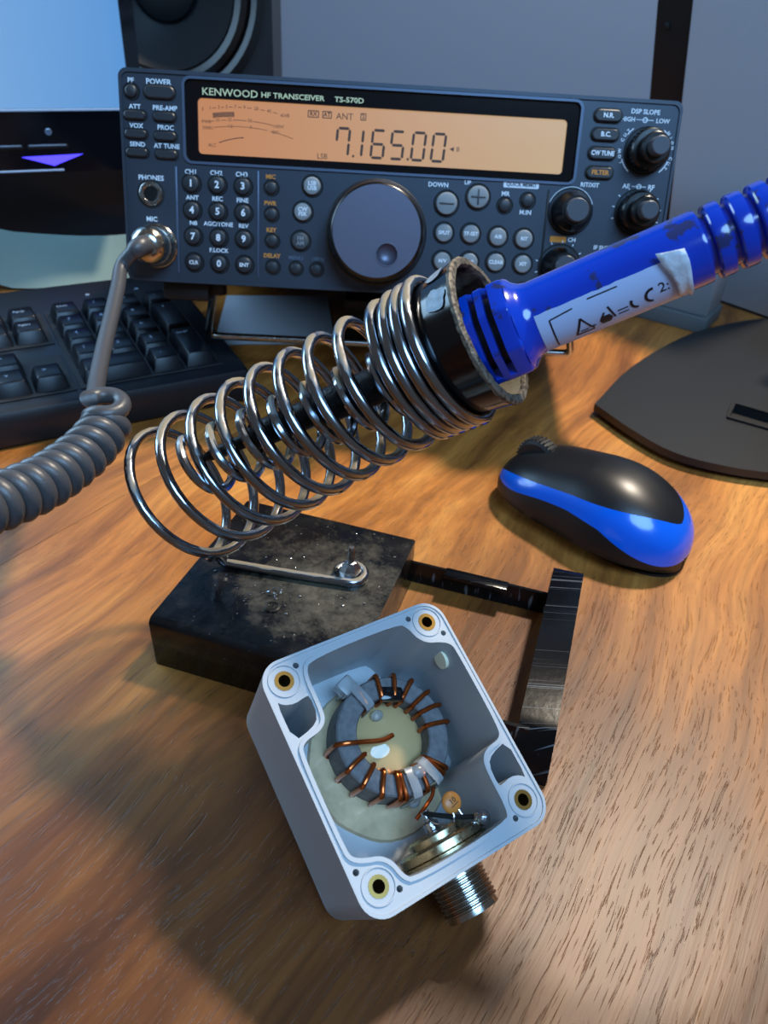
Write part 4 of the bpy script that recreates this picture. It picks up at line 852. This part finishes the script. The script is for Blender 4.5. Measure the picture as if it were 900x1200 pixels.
# ================================================================== soldering iron
def build_iron():
    t = thing('soldering_iron', 'blue handled soldering iron resting in the spring stand', 'soldering iron', P1)
    view = (Vector((0, 0, 219.2))-P1); V = (view-ID*view.dot(ID)).normalized(); U = ID.cross(V)     # V towards the photographer
    if U.z > 0: U = -U                                                        # U points down the handle's flank
    def at(s, r, a): return ID*s+(V*math.cos(a)+U*math.sin(a))*r
    def polar(bm, prof, seg, rf, cap=True):
        rows = [[bm.verts.new(at(s, rf(s, r, 2*PI*k/seg), 2*PI*k/seg)) for k in range(seg)] for s, r in prof]
        for a, b in zip(rows, rows[1:]):
            for k in range(seg): bm.faces.new((a[k], a[(k+1) % seg], b[(k+1) % seg], b[k]))
        if cap: bm.faces.new(rows[0]); bm.faces.new(rows[-1][::-1])
        return bm
    def handle_r(s, r, a): return r
    prof = [(-.6, 12.6), (.3, 12.0), (1.2, 10.8), (2.6, 9.8), (4.5, 9.35), (30, 9.25), (46, 9.1), (46.6, 9.0)]
    s = 46.8
    for k in range(7):
        prof += [(s, 8.95), (s+.3, 7.6), (s+1.5, 7.5), (s+1.8, 8.8), (s+2.2, 9.1), (s+4.7, 9.1), (s+5.1, 8.95)]; s += 5.3
    prof += [(s+1, 8.6), (s+4, 7), (s+5, 4.5)]
    bm = new(); polar(bm, prof, 56, handle_r); obj('handle', bm, 'blue', t)
    # collar: flat-sided block with cooling slots on the near flank
    def col_r(s, r, a):
        k = 8; f = (a+PI/k) % (2*PI/k)-PI/k; oct_ = r*math.cos(PI/k)/math.cos(f)*1.05; rr = .9*min(oct_, r*1.04)+.1*r
        deg = (math.degrees(a)+180) % 360-180
        slot = any(abs(s-c) < .95 for c in SL)
        if slot and (-110 < deg < 58 or 68 < deg < 77): rr = r-3.8
        return rr
    SL = (-5.6, -9.4, -13.2)
    ss = [-19]
    x = -19
    pr = [(-19, 11.4), (-18.6, 12.0)]
    for c in sorted(SL):
        pr += [(c-.96, 12.6+(c+19)*.03), (c-.94, 12.6+(c+19)*.03), (c+.94, 12.6+(c+19)*.03), (c+.96, 12.6+(c+19)*.03)]
    pr += [(-1.6, 13.0), (-.9, 12.8), (-.4, 12.2), (-.3, 9)]
    bm = new(); polar(bm, pr, 144, col_r); c = obj('collar', bm, 'blue', t, sharp=25)
    m = frame((0, 0, 0), ID)
    bm = new(); add_lathe(bm, [(8.6, -22), (9.6, -19), (9.6, -1)], 40, m); obj('collar_core', bm, 'mouse_side', c)
    bm = new(); add_lathe(bm, [(0, -86), (3.0, -86), (4.1, -84.5), (4.3, -62), (5.2, -61), (5.4, -30), (7.6, -28), (8.8, -19), (0, -19)], 28, m); obj('barrel', bm, 'barrel', t)
    bm = new(); add_lathe(bm, [(0, -106), (.6, -105.5), (2.1, -99), (2.2, -84), (0, -84)], 20, m); obj('tip', bm, 'barrel', t)
    # label wrapped on the flank
    def wrap(bm, r=9.3):
        for v in bm.verts: x_, y_, z_ = v.co; v.co = at(x_, r+z_, R(41)-y_/r)
        return bm
    bm = new(); N = 24; a0, a1 = -6.3, 7.0; n2 = 12
    for (h0) in (0.05, .22):
        rows = []
        for i in range(N+1):
            sx = 4.2+ (40-4.2)*i/N; ed = .35*noise.noise(Vector((sx*.5, 3, 0)))
            rows.append([bm.verts.new((sx, a0+ed+(a1-a0)*j/n2, h0)) for j in range(n2+1)])
        for r0, r1 in zip(rows, rows[1:]):
            for j in range(n2): bm.faces.new((r0[j], r0[j+1], r1[j+1], r1[j]))
    wrap(bm); lb = obj('label', bm, 'label', t, rec=False); lb['label'] = 'worn white sticker with black symbols'
    bm = new()
    def bar(x0, y0, x1, y1, w=.4):
        n = 10; a = Vector((x0, y0)); b = Vector((x1, y1)); dd = (b-a).normalized(); nn = Vector((-dd.y, dd.x))*w/2
        for i in range(n):
            p = a.lerp(b, i/n); q = a.lerp(b, (i+1)/n); bm.faces.new([bm.verts.new((*v, .3)) for v in (p-nn, q-nn, q+nn, p+nn)])
    bar(7.4, -4.6, 7.4, 4.6); bar(7.4, 4.6, 13.5, 5.2, .35); bar(17.5, 5.9, 25, 5.9, .35)
    bar(12.4, -3, 17, -3, .6); bar(12.4, -3, 14.4, 2, .6); bar(14.4, 2, 17, -2.6, .45); bar(13.6, -2, 15.6, -2, .4); bar(15.8, -1.5, 17.6, -1.8, .4)
    for y in (0, -.4, -.8, -1.2, -1.6, -2.0): bar(18.6+abs(y+1)*.5, y-.2, 22.0-abs(y+1)*.6, y-.2, .5)
    bar(21.4, 2.2, 22.6, -1.6, .5); bar(19.4, -.2, 20.2, 1.0, .5)
    bar(23.4, -1.2, 26, -1.2, .35); bar(23.4, -.1, 26, -.1, .35)
    def arc(cx, cy, r, b0, b1, w=.7):
        n = 14
        for i in range(n):
            u0, u1 = R(b0+(b1-b0)*i/n), R(b0+(b1-b0)*(i+1)/n)
            bm.faces.new([bm.verts.new((cx+q*math.cos(u), cy+q*math.sin(u), .3)) for q, u in ((r, u0), (r, u1), (r-w, u1), (r-w, u0))])
    arc(28.6, .3, 2.1, 150, 262); arc(32.2, .3, 2.1, 80, 262)
    wrap(bm)
    obj('symbols', bm, 'ink', lb, smooth=False, rec=False)
    bm = new(); add_text(bm, '2:', 35.0, 1.2, 2.7, .22, None, .01, .04); wrap(bm); obj('numerals', bm, 'ink', lb, smooth=False)
    # torn flap of frosted tape
    bm = new(); rows = []
    for i in range(11):
        v = i/10; hw = 3.1-1.9*v+.15*math.sin(9*v); aa = R(-10+84*v); lift = 1.4*(1-v)**2+.4
        rows.append([bm.verts.new(at(38.4+.6*math.sin(3*v)+hw*k+1.0*v, 9.3+lift+.3*k*k+.25*math.sin(5*v+2*k), aa+R(4*k))) for k in (-1, -.5, 0, .5, 1)])
    for a, b in zip(rows, rows[1:]):
        for k in range(4): bm.faces.new((a[k], a[k+1], b[k+1], b[k]))
    tp_ = obj('tape_flap', bm, 'tape', t); md = tp_.modifiers.new('s', 'SOLIDIFY'); md.thickness = .0003
    # mains lead leaving the handle beyond the frame
    e = ID*(s+4.5)
    bm = new(); add_tube(bm, spline([e, e+ID*25, e+ID*60+Vector((12, 10, -15)), e+ID*80+Vector((60, 60, -90))], 10), 2.6, 12); obj('mains_cord', bm, 'cord', t)
build_iron()

# ================================================================== open junction box with toroid
BT = Vector((9.8, 132.7, 49.0)); BE = Euler((.4721, .0271, .6229))
def build_box():
    t = thing('junction_box', 'open pale grey plastic project box tilted on the stand frame, socket on its near side', 'box', BT, BE)
    hol = [(-23.6, 27.7), (23.6, 27.7), (23.6, -27.7), (-23.6, -27.7)]
    pins = [(-18.9, 30.4), (18.5, 30.6), (26.8, 22.8), (18.8, -30.7), (-27.3, -22.4), (-19.0, -30.6)]
    cav = [(-14.5, 30.3), (14.5, 30.3), (16.6, 28), (17.6, 24.5), (20, 21.8), (24, 20.6), (26.8, 19), (27.4, 16.5), (27.4, -8), (26.0, -10.9), (21, -11.4), (18.2, -13.4), (17.4, -17), (17.4, -27.5), (15.8, -30.3), (-14.8, -30.3), (-16.8, -28), (-17.6, -24.5), (-20, -21.8), (-24, -20.6), (-26.8, -19), (-27.4, -16.5), (-27.4, 8), (-26.0, 10.9), (-21, 11.6), (-18.2, 13.4), (-17.4, 17), (-17.4, 27.5)]
    cv = chaikin(cav, 2)
    pk1 = chaikin([(-27.9, 12.1), (-22, 13.4), (-19.3, 15.5), (-18.9, 21.6), (-20.5, 21.6), (-23.5, 21.0), (-26.5, 21.8), (-28.0, 23.4)], 1); pk2 = [(-x, -y) for x, y in pk1]
    outer = rrect(-29.8, 29.8, -35.0, 33.6, 6.5, 8)
    D = 36.6
    bm = new(); dr = lambda p: (p[0]*.94, p[1]*.96) if (abs(p[0]) > 29 or abs(p[1]) > 32.4 or (abs(p[0]) > 23.2 and abs(p[1]) > 27 and math.hypot(abs(p[0])-23.3, abs(p[1])-27.1) > 5.8)) else p
    add_prism(bm, outer, -D+2.2, 0, holes=[cv, pk1, pk2]+[circ(x, y, 2.6, 24) for x, y in hol]+[circ(x, y, .85, 12) for x, y in pins]+[], fb=dr)
    sh = obj('shell', bm, 'abs', t)
    bm = new(); ob = [dr(p) for p in outer]; add_prism(bm, ob, -D+1, -D+2.2); ob2 = [(p[0]*.965, p[1]*.97) for p in ob]
    add_prism(bm, ob, -D, -D+1, fb=lambda p: (p[0]*.965, p[1]*.97)); obj('floor_plate', bm, 'abs', sh)
    # raised sealing lip round the cavity
    def offs(p, d):
        q = []
        n = len(p)
        for i in range(n):
            a, b = Vector(p[i-1]), Vector(p[(i+1) % n]); tt = (b-a).normalized(); q.append((p[i][0]+tt.y*-d, p[i][1]+tt.x*d))
        return q
    c2 = offs(cv, 1.15)
    A = lambda l: abs(sum(l[i-1][0]*l[i][1]-l[i][0]*l[i-1][1] for i in range(len(l))))
    if A(c2) < A(cv): c2 = offs(cv, -1.15)
    bm = new(); add_prism(bm, c2, -.1, .7, holes=[cv]); obj('sealing_lip', bm, 'abs', sh)
    bm = new(); add_prism(bm, outer, 0, .45, holes=[rrect(-29.0, 29.0, -34.2, 32.8, 5.8, 8)]); obj('outer_lip', bm, 'abs', sh)
    for i, (x, y) in enumerate(hol):
        m = Matrix.Translation((x, y, 0))
        bm = new(); add_lathe(bm, [(4.6, 0), (4.5, .35), (4.2, .35), (4.1, 0)], 32, m); obj('boss_ring', bm, 'abs', sh)
        bm = new()
        l = [((2.62+.14*(k % 2))*math.cos(2*PI*k/40), (2.62+.14*(k % 2))*math.sin(2*PI*k/40)) for k in range(40)]
        add_prism(bm, l, -9, .12, holes=[circ(0, 0, 1.65, 24)], mtx=m); ins = obj('threaded_insert', bm, 'brass', t)
        bm = new(); add_lathe(bm, [(2.0, -9), (0, -9)], 20, m); obj('insert_hole', bm, 'hole', ins)
    # embossed marks on the outer side, wall disc coloured as daylight through a drilled hole
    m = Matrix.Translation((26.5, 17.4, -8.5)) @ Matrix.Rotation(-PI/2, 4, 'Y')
    bm = new(); add_lathe(bm, [(3.1, -.9), (3.1, .25), (0, .35)], 24, m); w = obj('wall_hole', bm, mat('painted_daylight_disc', (245, 236, 205), .6), t); w['label'] = 'small round hole in the side wall'
    # glue
    bm = new(); pl = [(20*math.cos(2*PI*k/40)*(1+.12*noise.noise(Vector((math.cos(k*.157), math.sin(k*.157), 0))*2)), 20*math.sin(2*PI*k/40)) for k in range(40)]
    pl = [(max(-26.5, min(26.5, x*1.12+4.5)), max(-24, min(26, y*1.15+1))) for x, y in pl]
    def in_c(p): return p
    add_prism(bm, [(x*.96, y) for x, y in pl], -D+2.2, -D+3.6, fb=lambda p: (p[0]*1.03, p[1]*1.03)); obj('dried_glue', bm, 'glue_flat', t)
    # ---- coaxial socket through the near wall
    cx, cz = 3.6, -17.5
    F = Matrix.Translation((cx, 0, cz)) @ Matrix.Rotation(PI/2, 4, 'X')    # local z -> -y
    pr = [(9.2, 32.0), (9.2, 35.8), (8.0, 36)]
    yy = 36.4
    while yy < 45.5: pr += [(7.95, yy), (7.95, yy+.25), (7.3, yy+.65), (7.3, yy+.75)]; yy += 1.15
    pr += [(7.5, 46.6), (5.9, 46.6), (5.6, 46), (5.6, 40), (0, 40)]
    bm = new(); add_lathe(bm, pr, 48, F); co = obj('coaxial_socket', bm, 'nickel', t, sharp=20); co['label'] = 'threaded metal socket'
    bm = new(); add_lathe(bm, [(13.2, 30.2), (13.2, 29.4), (9, 29.4)], 40, F); add_lathe(bm, [(13.2, 30.2), (9, 30.2)], 40, F); obj('washer', bm, 'plated', co)
    bm = new(); add_lathe(bm, [(8, 29.4), (12.2, 29.4), (12.6, 29), (12.6, 27), (11.8, 26.4), (8, 26.2)], 40, F); obj('ring_nut', bm, 'plated', co)
    bm = new(); add_lathe(bm, [(8.6, 27), (8.6, 24.6), (8.0, 24), (0, 24)], 36, F); obj('rear_body', bm, 'plated', co)
    bm = new(); add_lathe(bm, [(2.2, 24.4), (2.2, 21.4), (1.3, 21), (1.3, 18.2), (0, 18)], 20, F); obj('centre_pin', bm, 'solder', co)
    bm = new(); add_box(bm, cx+6.5, cx+11.5, -27.2, -26.2, cz+2, cz+11.5, .3); add_lathe(bm, [(2.2, 0), (2.0, 1.5), (1.0, 2.4), (0, 2.6)], 16, Matrix.Translation((cx+9.2, -26.6, cz+11.5))); obj('solder_lug', bm, 'solder', co)
    add = new(); add_tube(add, spline([(cx+9.2, -26.2, cz+11.5), (cx+5, -23.5, cz+7), (cx+1, -20.5, cz+4), (cx-.5, -18.6, cz+.5)], 6), .7, 8); obj('braided_wire', add, 'hole', co)
    # ---- toroid
    tc = (7.5, 4.7); zt = -21.4; zb = -34.0
    q = bpy.data.objects.new('toroid_transformer', None); COL.objects.link(q); q.matrix_world = (Matrix.Translation(BT*.001) @ BE.to_matrix().to_4x4()) @ Matrix.Translation((tc[0]*.001, tc[1]*.001, zb*.001))
    q['label'] = 'grey ferrite ring wound with copper wire, glued inside the open box'; q['category'] = 'transformer'
    h = zt-zb
    bm = new(); add_lathe(bm, [(11.45, 0), (11.45, h-.5), (11.9, h), (17.3, h), (17.8, h-.5), (17.8, .5), (17.3, 0), (11.9, 0), (11.45, .5)], 72); obj('core', bm, 'ferrite', q)
    def turn(ao, ai, wig=0, rin=None):
        ao, ai = R(ao), R(ai); P = []
        ro, ri = 18.6, 10.8
        def pp(r, a, z): return Vector((r*math.cos(a), r*math.sin(a), z))
        pts = [pp(17.9, ao+.04, .6), pp(ro, ao, 3), pp(ro, ao, h-1.2), pp(ro-.5, ao, h+.45)]
        mid = [pp(ro+(ri-ro)*k, ao+(ai-ao)*k, h+.75+wig*math.sin(PI*k)) for k in (.25, .5, .75)]
        end = [pp(ri+.6, ai, h+.45), pp(ri, ai, h-1.2), pp(ri, ai, 4)] if rin is None else [pp(rin, ai, h+.9), pp(rin*.4, ai+.2, h+.5), pp(.3, ai, h-.2)]
        return add_tube(new(), spline(pts+mid+end, 5), .74, 10, upv=(math.cos(ao+.9), math.sin(ao+.9), .1))
    def ang(x, y): return math.degrees(math.atan2(y-tc[1], x-tc[0]))
    O = [(3.1, 24.5), (11.2, 24.7), (17.1, 22.6), (22.5, 18.3), (25.8, 12.5), (27.1, 7.0), (26.7, .8)]
    I = [(3.5, 14.9), (9.6, 18.7), (13.4, 16.5), (14.9, 12.4), (17.2, 8.6), (18.5, 5.7), (16.4, 3.8)]
    angs = [(103.6, 109.6), (80, 81.8), (61.5, 61.2), (42.4, 48), (23, 28), (6.6, 12), (349, 350)]
    for ao, ai in angs: obj('wire_turn', turn(ao, ai, .2), 'copper', q)
    low = [(190.9, 187), (209.7, 207.2), (229.3, 224), (247, 244), (253, 248.5), (275.6, 280.9), (298, 296), (304, 299)]
    for ao, ai in low: obj('wire_turn', turn(ao, ai, .3), 'copper', q)
    bm = turn(165.9, 169, 1.0, 10.5); obj('wire_turn', bm, 'copper', q)
    bm = new(); add_tube(bm, spline([(4.2, -18.4, h-1), (3.0, -20.0, h-1), (1.2, -21.2, h-1.5), (-2.0, -22.6, h-1.5), (-4.2, -23.8, h-3)], 6), .6, 8); obj('wire_tail', bm, 'copper', q)
    # clear cable ties
    def tie(a, w=2.4, wrapd=True):
        a = R(a); mt = Matrix.Rotation(a, 4, 'Z'); bm = new()
        path = [(19.1, 1), (19.2, h-1), (18.6, h+1.0), (17.5, h+1.5), (12, h+1.5), (10.9, h+1.0), (10.4, h-1), (10.4, 3)]
        rows = []
        for i, (r, z) in enumerate(path):
            n = Vector((path[min(i+1, 7)][1]-path[max(i-1, 0)][1], -(path[min(i+1, 7)][0]-path[max(i-1, 0)][0]))).normalized()*-.55
            rows.append([bm.verts.new((r, -w/2, z)), bm.verts.new((r, w/2, z)), bm.verts.new((r+n.x*-1, w/2, z-n.y)), bm.verts.new((r+n.x*-1, -w/2, z-n.y))])
        for x_, y_ in zip(rows, rows[1:]):
            for k in range(4): bm.faces.new((x_[k], x_[(k+1) % 4], y_[(k+1) % 4], y_[k]))
        bm.faces.new(rows[0]); bm.faces.new(rows[-1][::-1]); bm.transform(mt); return bm
    obj('cable_tie', tie(108, 3.2), 'tie', q); obj('cable_tie', tie(263, 2.8), 'tie', q); obj('cable_tie', tie(289, 2.8), 'tie', q)
    bm = new(); add_box(bm, 17.6, 22.6, -2.8, 2.8, h-3.5, h+1.6, .8, 2, Matrix.Rotation(R(110), 4, 'Z')); obj('tie_head', bm, 'tie', q)
    bm = new(); add_box(bm, 10.0, 14.5, -3.8, 3.8, h-1.5, h+1.4, .9, 2, Matrix.Rotation(R(66), 4, 'Z')); obj('splice_block', bm, 'bezel', q)
    # domed clear glue in the middle
    bm = new(); pr = [(11.4, 1), (11.4, 6.2), (10.4, 6.9), (8, 8.2), (5, 9.2), (2.4, 9.7), (0, 9.8)]; add_lathe(bm, pr, 48); gd = obj('glue_dome', bm, 'glue', q); gd['label'] = 'domed yellowish clear glue in the middle'
    for (a, r, z, rr) in ((276, 12.6, h+1.2, 2.3), (95, 7.6, 9.0, 1.9), (268, 19.5, h-7, 1.8)):
        bm = new(); tt = bmesh.new(); bmesh.ops.create_icosphere(tt, subdivisions=3, radius=rr); tt.transform(Matrix.Translation((r*math.cos(R(a)), r*math.sin(R(a)), z)) @ Matrix.Diagonal((1.15, .9, .7, 1))); join(bm, tt); obj('glue_bead', bm, 'tie', q)
    # ---- ceramic capacitor soldered to the socket
    c = bpy.data.objects.new('ceramic_capacitor', None); COL.objects.link(c); c.matrix_world = (Matrix.Translation(BT*.001) @ BE.to_matrix().to_4x4()) @ Matrix.Translation((.0088, -.0195, -.010))
    c['label'] = 'tiny round orange ceramic capacitor marked 10 beside the socket'; c['category'] = 'capacitor'
    mt = Matrix.Rotation(R(14), 4, 'Z') @ Matrix.Rotation(R(8), 4, 'X')
    bm = new(); tt = bmesh.new(); bmesh.ops.create_uvsphere(tt, u_segments=28, v_segments=16, radius=3.0); tt.transform(mt @ Matrix.Diagonal((1, 1, .42, 1))); join(bm, tt); cb = obj('disc', bm, 'cap', c)
    bm = new(); add_text(bm, '10', 0, .4, 1.5, 1.2, mt, .0, .12); add_box(bm, -1.3, 1.3, -.85, -.65, 1.05, 1.26, 0, 1, mt); obj('marking', bm, 'ink', cb, smooth=False)
    for pts in ([(-.9, -2.2, 0), (-1.2, -3.6, -.2), (-2.4, -4.8, -.6), (-5.6, -2.6, -4), (-5.4, 0.6, -7)], [(1.0, -2.2, 0), (1.3, -4.0, 0), (2.4, -5.2, .4), (3.6, -6.4, 1.6), (4.4, -7.2, 4.0)]):
        bm = new(); add_tube(bm, spline(pts, 6), .3, 8); obj('lead', bm, 'lead', c)
build_box()
